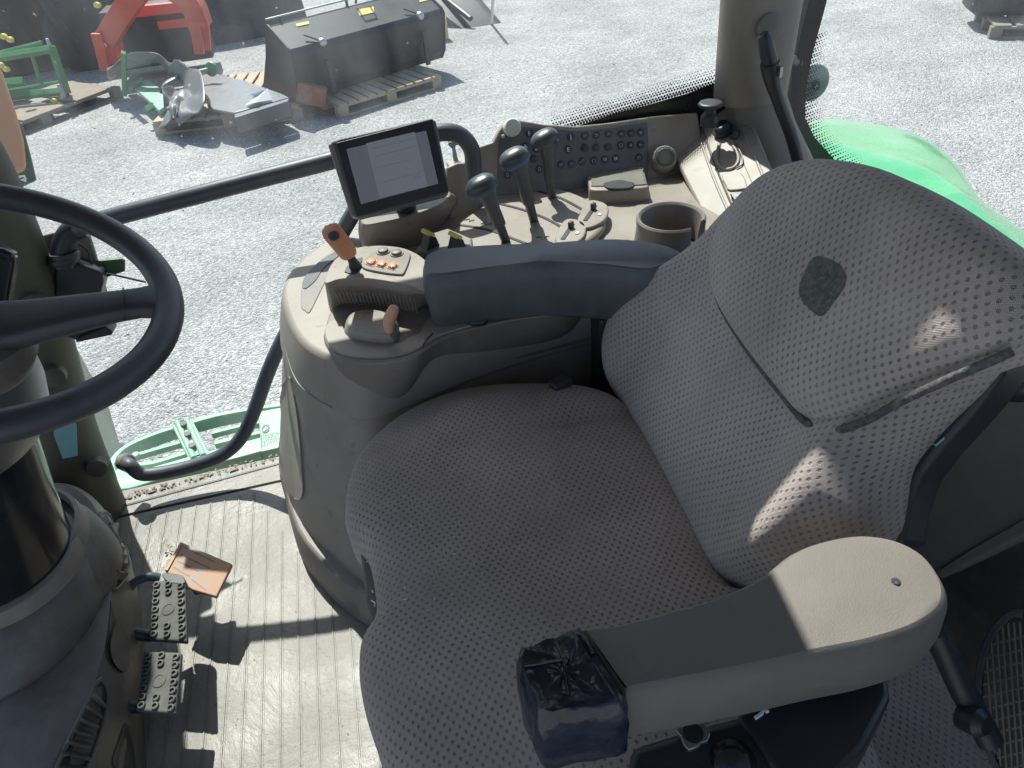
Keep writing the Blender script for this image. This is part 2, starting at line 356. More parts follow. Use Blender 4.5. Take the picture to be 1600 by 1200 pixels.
def glass_mat():
    m = bpy.data.materials.new('window_glass'); m.use_nodes = True; n = m.node_tree.nodes; l = m.node_tree.links; n.clear()
    out = n.new('ShaderNodeOutputMaterial'); t = n.new('ShaderNodeBsdfTransparent'); t.inputs[0].default_value = (.90, .94, .93, 1)
    g = n.new('ShaderNodeBsdfGlossy'); g.inputs['Roughness'].default_value = .02
    fr = n.new('ShaderNodeFresnel'); fr.inputs[0].default_value = 1.35
    ge = n.new('ShaderNodeNewGeometry'); inv = n.new('ShaderNodeMath'); inv.operation = 'SUBTRACT'; inv.inputs[0].default_value = 1; l.new(ge.outputs['Backfacing'], inv.inputs[1])
    fm = n.new('ShaderNodeMath'); fm.operation = 'MULTIPLY'; l.new(fr.outputs[0], fm.inputs[0]); l.new(inv.outputs[0], fm.inputs[1])
    m1 = n.new('ShaderNodeMixShader'); l.new(fm.outputs[0], m1.inputs[0]); l.new(t.outputs[0], m1.inputs[1]); l.new(g.outputs[0], m1.inputs[2])
    d = n.new('ShaderNodeBsdfDiffuse'); d.inputs[0].default_value = (.7, .72, .75, 1)
    tl = n.new('ShaderNodeBsdfTranslucent'); tl.inputs[0].default_value = (.75, .78, .82, 1)
    dd = n.new('ShaderNodeMixShader'); dd.inputs[0].default_value = .6; l.new(d.outputs[0], dd.inputs[1]); l.new(tl.outputs[0], dd.inputs[2])
    tc = n.new('ShaderNodeTexCoord'); mp = n.new('ShaderNodeMapping'); mp.inputs['Scale'].default_value = (9, 9, 2.2); l.new(tc.outputs['Object'], mp.inputs[0])
    a = n.new('ShaderNodeTexNoise'); a.inputs['Scale'].default_value = 1; a.inputs['Detail'].default_value = 6; l.new(mp.outputs[0], a.inputs['Vector'])
    r = n.new('ShaderNodeMapRange'); r.inputs[1].default_value = .35; r.inputs[2].default_value = .8; r.inputs[3].default_value = .008; r.inputs[4].default_value = .075; l.new(a.outputs[0], r.inputs[0])
    s = n.new('ShaderNodeTexNoise'); s.inputs['Scale'].default_value = 75; s.inputs['Detail'].default_value = 2; l.new(tc.outputs['Object'], s.inputs['Vector'])
    r2 = n.new('ShaderNodeMapRange'); r2.inputs[1].default_value = .73; r2.inputs[2].default_value = .80; r2.inputs[4].default_value = .35; l.new(s.outputs[0], r2.inputs[0])
    ad = n.new('ShaderNodeMath'); ad.operation = 'ADD'; l.new(r.outputs[0], ad.inputs[0]); l.new(r2.outputs[0], ad.inputs[1])
    m2 = n.new('ShaderNodeMixShader'); l.new(ad.outputs[0], m2.inputs[0]); l.new(m1.outputs[0], m2.inputs[1]); l.new(dd.outputs[0], m2.inputs[2]); l.new(m2.outputs[0], out.inputs[0])
    return m
M['gravel'] = gravel_mat(); M['mat'] = mat_mat(); M['glass'] = glass_mat()
def screen_mat():
    m, n, l, b = newmat('screen')
    b.inputs['Base Color'].default_value = (.02, .02, .03, 1); b.inputs['Roughness'].default_value = .12
    b.inputs['Emission Color'].default_value = (.40, .45, .52, 1); b.inputs['Emission Strength'].default_value = .16
    return m
M['screen'] = screen_mat()
M['screen2'] = simple('screen_panel', (.05, .05, .07), .15); _b = M['screen2'].node_tree.nodes['Principled BSDF']; _b.inputs['Emission Color'].default_value = (.27, .31, .37, 1); _b.inputs['Emission Strength'].default_value = .15

# ================================================================== THE SETTING
G = -1.30
g = MB(); g.add([(-400, -400, G), (400, -400, G), (400, 400, G), (-400, 400, G)], [(0, 1, 2, 3)])
tag(g.build('gravel_ground', M['gravel'], smooth=0), 'pale grey crushed gravel yard', kind='structure')

rs = random.Random(11); sm_ = MB()
for i in range(700):
    x, y = rs.uniform(-6, 9), rs.uniform(2.2, 15); s_ = rs.uniform(.007, .014); c = V((x, y, G+s_*.25)); k0 = rs.uniform(0, 6)
    lo = [c+V((math.cos(k0+k*1.047)*s_*rs.uniform(.7, 1.1), math.sin(k0+k*1.047)*s_*rs.uniform(.7, 1.1), -s_*.3)) for k in range(6)]
    hi = [c+(p-c)*.6+V((0, 0, s_*rs.uniform(.55, .85))) for p in lo]
    sm_.loft([lo, hi])
tag(sm_.build('loose_stones', plastic('stone', (.46, .455, .45), .85, grain=60, bump=.4, dust=.8, dustcol=(.22, .22, .23), dscale=3), smooth=0), 'larger loose stones scattered over the gravel', kind='stuff')
# cab floor, roof and rear wall
tag(MB().box((-.15, .72, -.045), (2.3, 1.68, .07)).build('cab_floor', M['beige_dark']), 'cab floor pan', kind='structure')
ZR = 1.50
sun_opening = [(.202, .845), (.30, .850), (.345, .87), (.40, .862), (.430, .885), (.424, .92), (.400, .952), (.384, .972), (.362, .985), (.352, 1.030), (.335, 1.040), (.30, 1.078), (.262, 1.130), (.236, 1.13), (.222, 1.04), (.212, .93)]  # roof opening shaped so that sun patches fall on backrest and armrest
def roof():
    bm = bmesh.new()
    def loop(P):
        vs = [bm.verts.new((x, y, ZR)) for x, y in P]
        return [bm.edges.new((vs[i], vs[(i+1) % len(vs)])) for i in range(len(vs))]
    ed = loop([(-1.35, -.39), (1.25, -.39), (1.25, 1.71), (-1.35, 1.71)])+loop(sun_opening)
    bmesh.ops.triangle_fill(bm, edges=ed, use_beauty=True)
    r = bmesh.ops.extrude_face_region(bm, geom=bm.faces[:])
    bmesh.ops.translate(bm, verts=[v for v in r['geom'] if isinstance(v, bmesh.types.BMVert)], vec=(0, 0, .02))
    bmesh.ops.recalc_face_normals(bm, faces=bm.faces)
    me = bpy.data.meshes.new('cab_roof'); bm.to_mesh(me); bm.free()
    return link('cab_roof', me, M['pillar'], None, 0)
tag(roof(), 'cab roof with an unseen opening shaped to cast the sun patches', kind='structure')

sw_ = MB().box((.86, -.24, .72), (.80, .06, 1.56))  # out-of-view wall added to cut light from the open left side
tag(sw_.build('shading_side_wall', M['pillar'], smooth=0), 'unseen cab side wall added to darken the seat side', kind='structure')
# rubber mat with raised ribs running across the cab
mm = MB(); mm.box((-.45, .70, -.004), (1.55, 1.50, .008)); mm.box((-.45, 1.497, -.004), (1.55, .075, .008))
k = 0
for i in range(-3, 22):
    x = -.80+i*.0345
    y1 = 1.435
    if x > -.42: y1 = 1.435-(x+.42)*2.2
    if y1 < .1: continue
    for s, w, h in ((-.0016, .0022, .0022), (.0022, .0016, .0010)):
        mm.box((x+s, (.0+y1)/2, h/2), (w, y1, h))
matob = tag(mm.build('rubber_floor_mat', M['mat'], smooth=0), 'worn beige rubber floor mat with narrow ribs under the pedals', 'floor mat')
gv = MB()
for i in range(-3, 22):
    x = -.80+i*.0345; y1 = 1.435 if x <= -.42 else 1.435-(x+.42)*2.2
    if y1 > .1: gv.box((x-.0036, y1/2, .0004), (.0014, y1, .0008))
gv.build('rib_dark_strips', M['dash'], matob, smooth=0)  # thin dark strips that set the ribs off
crumb = MB()
rr = random.Random(3)
tag(MB().add([W(195, 788, z=.002), W(438, 722, z=.002), W(438, 724.5, z=.002), W(195, 790.5, z=.002)], [(0, 1, 2, 3)]).build('mat_seam', M['black'], smooth=0), kind='structure')
for i in range(150):
    t = rr.random(); px = 195+245*t; py = 776-66*t+rr.uniform(-4, 5)
    p = W(px, py, z=.003); s = rr.uniform(.0015, .005)
    crumb.box(p, (s, s*rr.uniform(.5, 2.5), s*.5), Matrix.Rotation(rr.random()*3, 3, 'Z'))
for i in range(70):
    p = V((rr.uniform(-.7, -.15), rr.uniform(.6, 1.45), .002)); s = rr.uniform(.0006, .0018)
    crumb.box(p, (s, s, s*.6), Matrix.Rotation(rr.random()*3, 3, 'Z'))
tag(crumb.build('dirt_crumbs', M['woodold'], smooth=0), 'brown dirt crumbs along the edge of the floor mat', kind='stuff')
def leaf(px, py, s):
    mb = MB(); c = W(px, py, z=.006)
    for k in range(5):
        a = k*1.3; mb.add([c, c+V((math.cos(a), math.sin(a), .3))*s, c+V((math.cos(a+.5), math.sin(a+.5), .6))*s*.8, c+V((math.cos(a+.3), math.sin(a+.3), .1))*s*.5], [(0, 1, 2), (0, 2, 3)])
    return mb.build('dry_leaf', M['wood'], smooth=0)
tag(leaf(263, 858, .012), 'crumpled dry leaf lying on the mat beside the orange pedal', 'leaf')

# green cast step outside the right door
st = thing('cab_step', W(300, 700, z=-.05), 'faded green cast step outside the right door, with slots, badge and dirt', 'step')
F0 = ZP(-.03)
def line(F, pts, n=6, h=0): return catmull([F.at(x, y, h) for x, y in pts], n, False)
rim = MB().strip(line(F0, [(178, 742), (176, 722), (196, 700), (240, 680), (290, 664), (340, 650), (395, 640), (440, 634)]), .016, -.035, .005); rim.build('outer_rim', M['mint'], st, .003)
MB().strip(line(F0, [(172, 748), (200, 757), (250, 743), (320, 723), (380, 707), (440, 690)]), .06, -.03, .012).build('inner_rim', M['mint'], st, .004)
for a in ([(205, 712), (240, 702), (275, 692), (310, 682)], [(330, 676), (370, 666), (410, 658)], [(205, 726), (240, 722), (280, 710), (315, 700)], [(335, 692), (375, 682), (410, 674)]):
    MB().strip(line(F0, a), .014, -.018, .0).build('slat', M['mint'], st, .002)
MB().prism(F0, [(268, 664), (300, 655), (328, 708), (296, 720)], .012, -.02).build('bracket', M['mint'], st, .004)
for x0, y0, x1, y1 in ((277, 660, 303, 716), (291, 656, 318, 712)):
    MB().tube(line(ZP(-.016), [(x0, y0), ((x0+x1)/2, (y0+y1)/2), (x1, y1)], 3), .008).build('rib', M['mint'], st)
for x, y in ((286, 661), (292, 677), (299, 695)):
    MB().prism(ZP(-.005), [(x-5, y-1), (x+4, y-4), (x+5, y+1), (x-3, y+4)], 0, -.012, 4).build('slot', M['black'], st)
MB().prism(F0, [(403, 643), (440, 636), (442, 698), (408, 706)], .016, -.03).build('badge_plate', M['mint'], st, .004)
FB = ZP(-.012)
bd = MB().prism(FB, [(409, 668), (412, 664), (419, 663), (421, 666), (420, 672), (417, 675), (411, 676), (409, 673)], 0, -.001, 3).build('badge', M['black'], st)
MB().prism(FB, [(411, 672), (413.5, 669.5), (415, 666), (416, 666.5), (416, 669), (419, 667.5), (419.5, 668.5), (416.5, 671), (414, 672.5), (412, 674)], .0012, .0002).build('deer_mark', M['mint'], bd, smooth=0)
for i in range(6):
    x = 407; y = 680+i*3.6; w = [28, 26, 22, 25, 24, 12][i]
    mb = MB(); xx = x
    while xx < x+w:
        q = rr.uniform(1.5, 4); yy = y-(xx-x)*.16
        mb.add([FB.at(xx, yy, .001), FB.at(xx+q, yy-.3, .001), FB.at(xx+q, yy-1.4, .001), FB.at(xx, yy-1.2, .001)], [(0, 1, 2, 3)]); xx += q+1
    mb.build('printed_line', M['black'], st, smooth=0)
for x, y in ((185, 716), (212, 706)):
    MB().lathe(W(x, y+6, z=-.02), (0, 0, 1), [(.011, 0), (.010, .006), (0, .006)], 12).build('bolt', M['mint'], st)

# grab rail bent out of one tube: low run, rising leg, upper bar, bend by the monitor
gr = thing('grab_rail', W(203, 725, y=1.5), 'dark painted tube grab rail in front of the right window', 'grab rail')
YR = 1.50
low = [W(196, 722, y=1.53), W(204, 728, y=1.50), W(222, 741, y=YR), W(262, 737, y=YR), W(310, 725, y=YR), W(350, 709, y=YR), W(378, 682, y=YR), W(398, 640, y=YR), W(437, 540, y=YR), W(545, 345, y=YR), W(575, 300, y=YR)]
MB().tube(catmull(low, 6, False), .0165, 20).build('lower_tube', M['tube'], gr)
up = [W(118, 356, y=1.52), W(196, 334, y=1.51), W(300, 307, y=1.50), W(400, 281, y=1.50), W(525, 249, y=1.50), W(650, 216, y=1.50), (W(690, 207, y=1.50)), W(718, 211, y=1.50), W(736, 232, y=1.50), W(740, 262, y=1.50), W(742, 300, y=1.50)]
MB().tube(catmull(up, 6, False), .0175, 20).build('upper_tube', M['tube'], gr)
MB().lathe(W(196, 722, y=1.53), V((.35, -.25, .1)), [(.019, -.012), (.0215, 0), (.0215, .010), (.017, .014)], 24).build('mount_socket', M['beige_dark'], gr)

# front right pillar
fp = thing('front_pillar', W(150, 815, z=0), 'dark grey moulded front pillar beside the steering column', 'pillar')
pts = [W(-190, 0, y=1.53), W(-98, 190, y=1.53), W(-42, 295, y=1.53), W(25, 450, y=1.53), W(62, 570, y=1.53), W(92, 680, y=1.52), W(122, 760, y=1.50), W(134, 800, y=1.49)]
pp = catmull(pts, 6, False)
MB().tube(pp, [.066+.014*min(1, i/16)+.004*math.sin(i*.22) for i in range(len(pp))], 24).build('pillar_cover', M['pillar_dark'], fp)
MB().tube([W(120, 755, y=1.50), W(135, 795, y=1.49), W(150, 840, y=1.47)], [.083, .086, .076], 24).build('pillar_foot', M['pillar_dark'], fp, .006)
for x, y in ((52, 478), (85, 590), (152, 732)):
    MB().lathe(W(x, y, y=1.440), (.2, -1, .2), [(.022, -.02), (.021, .004), (.016, .007), (0, .008)], 24).build('screw_cap', M['pillar_dark'], fp)
tg = tag(MB().prism(Plane(W(105, 690, y=1.30), (.1, -1, .3)), [(84, 660), (112, 655), (119, 664), (121, 712), (98, 717), (84, 680)], 0, -.002).build('paper_tag', M['tagblue']), 'small blue-green paper tag hanging on the front pillar under the wheel', 'tag')

# ================================================================== windows
wd = thing('side_window', (-.1, 1.60, 0), 'large dusty right hand side window of the cab', 'window')
YG = 1.60
pane = MB().box((-.20, YG, .78), (2.0, .005, 1.56)).build('pane', M['glass'], wd, smooth=0)
FG = Plane((0, YG-.004, 0), (0, -1, 0))
MB().prism(FG, [(905, 196), (960, 178), (1020, 162), (1075, 146), (1112, 132), (1150, 120), (1150, 240), (905, 240)], 0, -.002).build('black_border', M['gloss'], wd, smooth=0)
dots = MB()
def dot(F, px, py, r, h=.0):
    c = F.at(px, py, h); k = 6
    dots.add([c+(F.e1*math.cos(a*math.tau/k)+F.e2*math.sin(a*math.tau/k))*r for a in range(k)], [tuple(range(k))])
for row in range(7):
    for i in range(60):
        t = i/59; px = 862+270*t+(row % 2)*2.3; py = 205-79*t+8-row*4.2+3
        base = 208-80*t
        if px > 1120: continue
        dot(FG, px, base-row*4.4-2, .0034*(1-row/8.5), 0)
o = dots.build('dot_border', M['gloss'], wd, smooth=0)
qw = thing('rear_quarter_window', (1.5, 1.60, 0), 'rear quarter window with a black dotted border beside the rear pillar', 'window')
MB().box((1.75, YG, .80), (1.5, .005, 1.5)).build('pane', M['glass'], qw, smooth=0)
MB().strip([FG.at(x, y) for x, y in [(1290, -40), (1272, 30), (1256, 90), (1246, 150), (1247, 190), (1262, 222), (1295, 258), (1330, 285)]], .035, -.001, .003, V((0, -1, 0))).build('black_border', M['gloss'], qw, smooth=0)
dots = MB()
cl = catmull([(x, y, 0) for x, y in [(1268, 60), (1262, 90), (1257, 120), (1256, 150), (1257, 185), (1270, 215), (1292, 238), (1325, 262)]], 7, False)
for i, p in enumerate(cl):
    for row in range(7):
        dot(FG, p.x+row*4.0+(i % 2)*2, p.y-row*1.6-1, .0034*(1-row/8.5))
dots.build('dot_border', M['gloss'], qw, smooth=0)
lt = thing('window_latch', W(1272, 130, y=YG+.01), 'smoked round window latch cap with a badge by the rear pillar', 'latch')
FL = Plane((0, YG+.02, 0), (0, -1, 0))
MB().lathe(FL.at(1270, 130), (0, -1, 0), [(.040, -.006), (.042, 0), (.036, .006), (.0, .010)], 36).build('cap', plastic('smoked_cap', (.10, .17, .16), .25, dust=.5, dustcol=(.3, .36, .35)), lt)
bd = MB().prism(FL, [(1270, 130), (1272, 127), (1279, 127), (1281, 130), (1280, 138), (1278, 141), (1272, 141), (1270, 138)], .011, .006, 3).build('badge', M['black'], lt)
MB().prism(FL, [(1272, 137), (1275, 134), (1276, 130), (1277, 131), (1277, 134), (1280, 132), (1279, 135), (1275, 138)], .012, .0105).build('deer_mark', M['tagblue'], bd, smooth=0)
MB().tube([W(1230, 92, y=1.52), W(1246, 98, y=1.56)], .012).build('hinge_pin', M['dash'], lt)

# rear pillar
rp = thing('rear_pillar', W(1180, 300, y=1.5), 'tall beige rear pillar between the two right hand windows', 'pillar')
def oval(c, a, b, rx, ry, n=28, p=2.6):
    out = []
    for k in range(n):
        t = k*math.tau/n; ct, s = math.cos(t), math.sin(t)
        out.append(c+a*rx*math.copysign(abs(ct)**(2/p), ct)+b*ry*math.copysign(abs(s)**(2/p), s))
    return out
ex, ey = V((1, 0, 0)), V((0, 1, 0))
A0 = W(1190, 0, y=1.54); A1 = W(1172, 148, y=1.53); dA = (A0-A1)
rings = [oval(A1+dA*t, ex, ey, .078+.006*t, .055) for t in (-.02, 0, .5, 1, 2, 3.2)]; rings[0] = oval(A1-dA*.05, ex, ey, .070, .050)
MB().loft(rings).build('upper_cover', M['pillar'], rp)
rings = [oval(W(1175, 158, y=1.54), ex, ey, .066, .05), oval(W(1180, 140, y=1.54), ex, ey, .066, .05)]
lowc = [oval(W(1178, 130, y=1.55), ex, ey, .062, .045), oval(W(1188, 190, y=1.54), ex, ey, .075, .055), oval(W(1212, 260, y=1.52), ex, ey, .09, .07), oval(W(1240, 360, y=1.49), ex, ey, .12, .10)]
MB().loft(lowc).build('lower_cover', M['pillar'], rp)
MB().lathe(W(1205, 42, y=1.475), (-.1, -1, .35), [(.028, -.02), (.026, .003), (.021, .006), (0, .007)], 30).build('round_cap', M['pillar'], rp)
sl = MB().strip([W(1268, -40, y=1.56), W(1262, 0, y=1.56), W(1238, 100, y=1.56), W(1232, 160, y=1.56), W(1246, 240, y=1.56)], .02, -.02, .02, V((0, -1, 0))).build('door_seal', M['black'], rp)
ll = thing('window_lever', W(1245, 240, y=1.40), 'tall black bent window lever with a ribbed grip by the rear pillar', 'lever')
lp = catmull([W(1203, 98, y=1.42), W(1208, 130, y=1.42), W(1219, 165, y=1.42), W(1234, 205, y=1.42), W(1243, 235, y=1.41), W(1250, 262, y=1.40)], 5, False)
MB().tube(lp, [.019, .019, .019, .018, .017, .016, .015, .014, .0135, .013]+[.013]*(len(lp)-10), 18).build('shaft', M['black'], ll)
MB().tube([W(1192, 52, y=1.42), W(1194, 58, y=1.42), W(1199, 80, y=1.42), W(1204, 101, y=1.42)], [.009, .014, .0155, .0165], 18).build('grip', M['black'], ll, .003)
MB().box(W(1219, 112, y=1.40), (.006, .01, .02)).build('catch', M['metal'], ll)

# rear wheel fender outside
fd = thing('rear_fender', W(1450, 300, z=.35), 'glossy bright green rear wheel fender outside the quarter window', 'fender')
rows = [
 ([(1262, 196), (1300, 190), (1345, 194), (1400, 203), (1450, 224), (1488, 256), (1508, 290), (1524, 318), (1600, 374), (1680, 436)], .16),
 ([(1262, 203), (1300, 200), (1345, 206), (1400, 218), (1448, 240), (1482, 268), (1505, 298), (1530, 328), (1600, 380), (1680, 444)], .24),
 ([(1262, 222), (1300, 222), (1345, 228), (1400, 244), (1445, 264), (1482, 286), (1510, 308), (1545, 336), (1600, 384), (1680, 450)], .30),
 ([(1262, 236), (1300, 240), (1345, 250), (1400, 268), (1445, 286), (1485, 306), (1520, 326), (1555, 350), (1600, 392), (1680, 462)], .36),
 ([(1262, 250), (1300, 256), (1345, 268), (1400, 288), (1445, 308), (1485, 330), (1520, 352), (1555, 374), (1600, 410), (1680, 482)], .385),
 ([(1262, 300), (1300, 310), (1345, 330), (1400, 350), (1445, 370), (1485, 395), (1520, 415), (1555, 440), (1600, 480), (1680, 550)], .37)]
Ro = catmull([W(x, y, z=.16) for x, y in rows[0][0]], 5, False); Ri = catmull([W(x, y, z=.34) for x, y in rows[5][0]], 5, False)
cols = []
for a, b in zip(Ro, Ri):
    cols.append([a.lerp(b, 1-(1-t)**1.4)+V((0, 0, .5*math.sin(math.pi*t**.8)**.8*.13+.012*math.exp(-((t-.55)/.06)**2))) for t in [k/20 for k in range(21)]])
mb = MB(); mb.loft(cols, False, False, closed=False)
o = mb.build('fender_shell', M['green'], fd, smooth=80); s = o.modifiers.new('thick', 'SOLIDIFY'); s.thickness = .012; s.offset = -1

# ================================================================== side console
sc = thing('side_console', (.2, 1.3, 0), 'beige moulded side console along the right window with levers, buttons and cup holder', 'console')
ZT = .58
def ring3(pts, z, n=5): return catmull([V((x, y, z)) for x, y in pts], n)
def lerp_ring(a, b, t): return [p.lerp(q, t) for p, q in zip(a, b)]
topo = [(-.19, 1.27), (-.185, 1.38), (-.13, 1.48), (-.02, 1.54), (.3, 1.55), (.70, 1.55), (.85, 1.45), (.85, 1.16), (.60, 1.13), (.35, 1.12), (.14, 1.095), (.02, 1.065), (-.08, 1.05), (-.155, 1.13)]
boto = [(-.325, 1.335), (-.33, 1.44), (-.25, 1.53), (-.1, 1.55), (.3, 1.55), (.70, 1.55), (.85, 1.45), (.85, 1.14), (.60, 1.11), (.35, 1.10), (.14, 1.05), (.02, 1.00), (-.13, .965), (-.265, 1.15)]
RT = ring3(topo, ZT); RB = ring3(boto, .09)
MB().loft([lerp_ring(RT, RB, t) for t in (1, .75, .5, .3, .16)]).build('body', M['beige'], sc, .004)
kick = ring3([(-.335, 1.335), (-.34, 1.44), (-.26, 1.53), (-.1, 1.54), (.3, 1.54), (.70, 1.54), (.84, 1.45), (.84, 1.13), (.60, 1.10), (.35, 1.09), (.14, 1.04), (.02, .99), (-.15, .945), (-.29, 1.135)], 0)
MB().loft([kick, grow([p+V((0, 0, .06)) for p in kick], -.004), grow([p+V((0, 0, .10)) for p in kick], -.014)]).build('kick_panel', M['beige_dark'], sc, .006)
SH = [lerp_ring(RT, RB, t) for t in (.22, .12, .03, 0)]
MB().loft([grow(SH[0], .006), grow(SH[1], .008), grow(SH[2], .006), grow([p+V((0, 0, .008)) for p in SH[3]], .002)]).build('top_shell', M['beige'], sc, .009, seg=4)
ZS = ZT+.008       # the shell's upper surface
def csurf(s_, t, out=.0):
    n_ = len(RT); f = (s_ % 1)*n_; i_ = int(f); u = f-i_
    a_ = RT[i_ % n_].lerp(RT[(i_+1) % n_], u); b_ = RB[i_ % n_].lerp(RB[(i_+1) % n_], u)
    q_ = a_.lerp(b_, t); tg = (RT[(i_+1) % n_]-RT[i_ % n_]).normalized(); nn_ = V((tg.y, -tg.x, 0))
    if nn_.dot(V((CAM.x, CAM.y, 0))-q_) < 0: nn_ = -nn_
    return q_+nn_*out
def proj(p):
    c = ROT.transposed() @ (p-CAM); return (CX-c.x/c.z*FPX, CY+c.y/c.z*FPX)
_cg = [(i_/420, k_/50, proj(csurf(i_/420, k_/50))) for i_ in range(420) if csurf(i_/420, .5).y < 1.42 and csurf(i_/420, .5).x < .5 for k_ in range(51)]
def cfind(px, py): return min(_cg, key=lambda g_: (g_[2][0]-px)**2+(g_[2][1]-py)**2)[:2]
def con(pts, out, n=5, closed=False):
    c = [cfind(x, y) for x, y in pts]
    c = [V((a_-1 if a_ > .75 else a_, b_, 0)) for a_, b_ in c]
    return [csurf(q_.x, max(0, min(1, q_.y)), out) for q_ in catmull(c, n, closed)]
cover = [(449, 590), (458, 606), (467, 650), (472, 710), (474, 768), (466, 779), (452, 768), (445, 740), (443, 660)]
MB().loft([con(cover, -.004, 4, True), con(cover, .003, 4, True)]).build('corner_cover', M['beige'], sc, .002)
MB().tube(con(cover, .0026, 4, True), .0013, 6).build('cover_seam', M['beige_dark'], sc)
MB().tube(con([(447, 520), (453, 552), (468, 588), (490, 615), (522, 634)], .0072, 5), .0017, 6).build('shell_seam', M['beige_dark'], sc)
MB().tube(con([(640, 612), (700, 592), (780, 568), (860, 540), (896, 524)], .002, 5), .0022, 6).build('side_seam', M['dash'], sc)
# recessed pocket on the front corner
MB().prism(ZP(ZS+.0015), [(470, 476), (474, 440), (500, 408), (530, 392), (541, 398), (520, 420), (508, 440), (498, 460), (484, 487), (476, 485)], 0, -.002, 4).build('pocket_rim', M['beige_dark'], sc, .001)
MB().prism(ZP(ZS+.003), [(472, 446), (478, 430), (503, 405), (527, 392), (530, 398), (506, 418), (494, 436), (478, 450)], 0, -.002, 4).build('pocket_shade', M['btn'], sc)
# bin bulging towards the seat under the throttle
def loft2(name, mat, A, zA, B, zB, n=4, bev=.004, extra=None, parent=None):
    a = catmull([W(x, y, z=zA) for x, y in A], n); b = catmull([W(x, y, z=zB) for x, y in B], n)
    mid = [lerp_ring(b, a, t) for t in (.35, .7)]
    for m_ in mid: pass
    return MB().loft([b]+[grow(m_, .004) for m_ in mid]+[a]).build(name, mat, parent or sc, bev)
loft2('throttle_bin', M['beige_dark'],
      [(507, 515), (512, 540), (527, 558), (560, 566), (610, 565), (650, 556), (680, 536), (722, 518), (800, 500), (900, 482), (900, 440), (700, 440), (540, 470)], ZS+.012,
      [(530, 590), (532, 612), (545, 632), (572, 642), (605, 642), (632, 630), (655, 600), (690, 590), (790, 565), (890, 530), (890, 480), (700, 490), (560, 520)], .47)
# light rim on top of the bin
MB().prism(ZP(ZS+.016), [(508, 512), (512, 534), (528, 550), (562, 557), (608, 556), (645, 547), (672, 532), (690, 521), (764, 499), (768, 494), (745, 486), (690, 482), (668, 500), (655, 520), (640, 526), (620, 536), (560, 532), (543, 522), (532, 505), (520, 500)], 0, -.010, 3).build('bin_rim', M['beige'], sc, .003)
MB().strip([W(661, 539, z=ZS+.017), W(668, 528, z=ZS+.017), W(676, 521, z=ZS+.017)], .0016, -.002, .0008).build('seam', M['black'], sc, smooth=0)
MB().prism(ZP(ZS+.018), [(721, 490), (732, 486), (752, 488), (760, 497), (755, 504), (740, 506), (725, 500)], 0, -.004, 4).build('oval_button', M['beige_dark'], sc, .0015)
MB().prism(ZP(ZS+.0172), [(719, 489), (732, 484), (754, 486), (763, 497), (757, 506), (740, 508), (723, 502)], 0, -.003, 4).build('button_ring', M['black'], sc)
# control pod: a crescent block with a ribbed concave face
pod_top = [(508, 442), (512, 424), (524, 406), (545, 392), (578, 384), (622, 386), (650, 396), (672, 412), (700, 424), (700, 452), (668, 456), (640, 446), (600, 438), (562, 434), (530, 436)]
pod_bot = [(516, 486), (512, 440), (520, 420), (545, 405), (578, 400), (622, 400), (650, 410), (672, 425), (700, 440), (702, 466), (672, 476), (648, 492), (612, 488), (578, 480), (540, 482)]
a = catmull([W(x, y, z=.668) for x, y in pod_top], 4); b = catmull([W(x, y, z=ZS-.002) for x, y in pod_bot], 4)
MB().loft([b, lerp_ring(b, a, .8), a]).build('control_pod', M['beige'], sc, .006)
ribs = MB()
for i in range(22):
    t = i/21; x = 524+t*122; yt = 440+8*(t*2-1)**2*.3+t*8; x2 = x+8-2*t
    k = [W(x, yt+13, z=.645), W(x2, yt+31+6*t, z=.612)]
    ribs.tube([k[0]+V((0, -.002, 0)), k[1]+V((0, -.002, 0))], .0013, 6)
ribs.build('grip_ribs', M['beige_dark'], sc)
# keypad on the pod
FPD = ZP(.668)
MB().prism(FPD, [(566, 417), (570, 405), (588, 391), (612, 388), (636, 393), (641, 400), (632, 424), (624, 428), (592, 424)], .004, -.004, 3).build('keypad', M['beige_dark'], sc, .002)
for (x, y, s) in ((580, 410, 'C'), (596.5, 413, 'B'), (613.5, 416, 'A')):
    kb = MB().lathe(FPD.at(x, y, .004), (0, 0, 1), [(.0105, 0), (.0105, .0015), (.0085, .0015), (.0085, .004), (.007, .005), (0, .005)], 24).build('round_button', M['orange'], sc)
    text('letter', s, FPD, x, y, .0095, .0105, M['white'], kb, rot=12)
for x, y in ((599, 394), (620, 397)):
    MB().lathe(FPD.at(x, y, .004), (0, 0, 1), [(.0125, 0), (.012, .002), (.0095, .002), (.009, .006), (.007, .007), (0, .0072)], 24).build('round_button', M['beige_dark'], sc)
# throttle block and lever
loft2('throttle_block', M['beige'], [(545, 497), (556, 487), (580, 484), (602, 489), (610, 502), (607, 520), (560, 518), (545, 508)], .622, [(541, 518), (548, 495), (580, 490), (610, 494), (622, 505), (618, 540), (560, 536), (543, 528)], ZS+.006, bev=.004)
MB().tube(catmull([W(608, 518, z=.625), W(608, 502, z=.645), W(613, 488, z=.665), W(617, 479, z=.675)], 5, False), [.004+.0062*math.sin(math.pi*min(1, max(0, (i+1.2)/17)))**.6 for i in range(16)], 14).build('throttle_lever', M['pink'], sc)
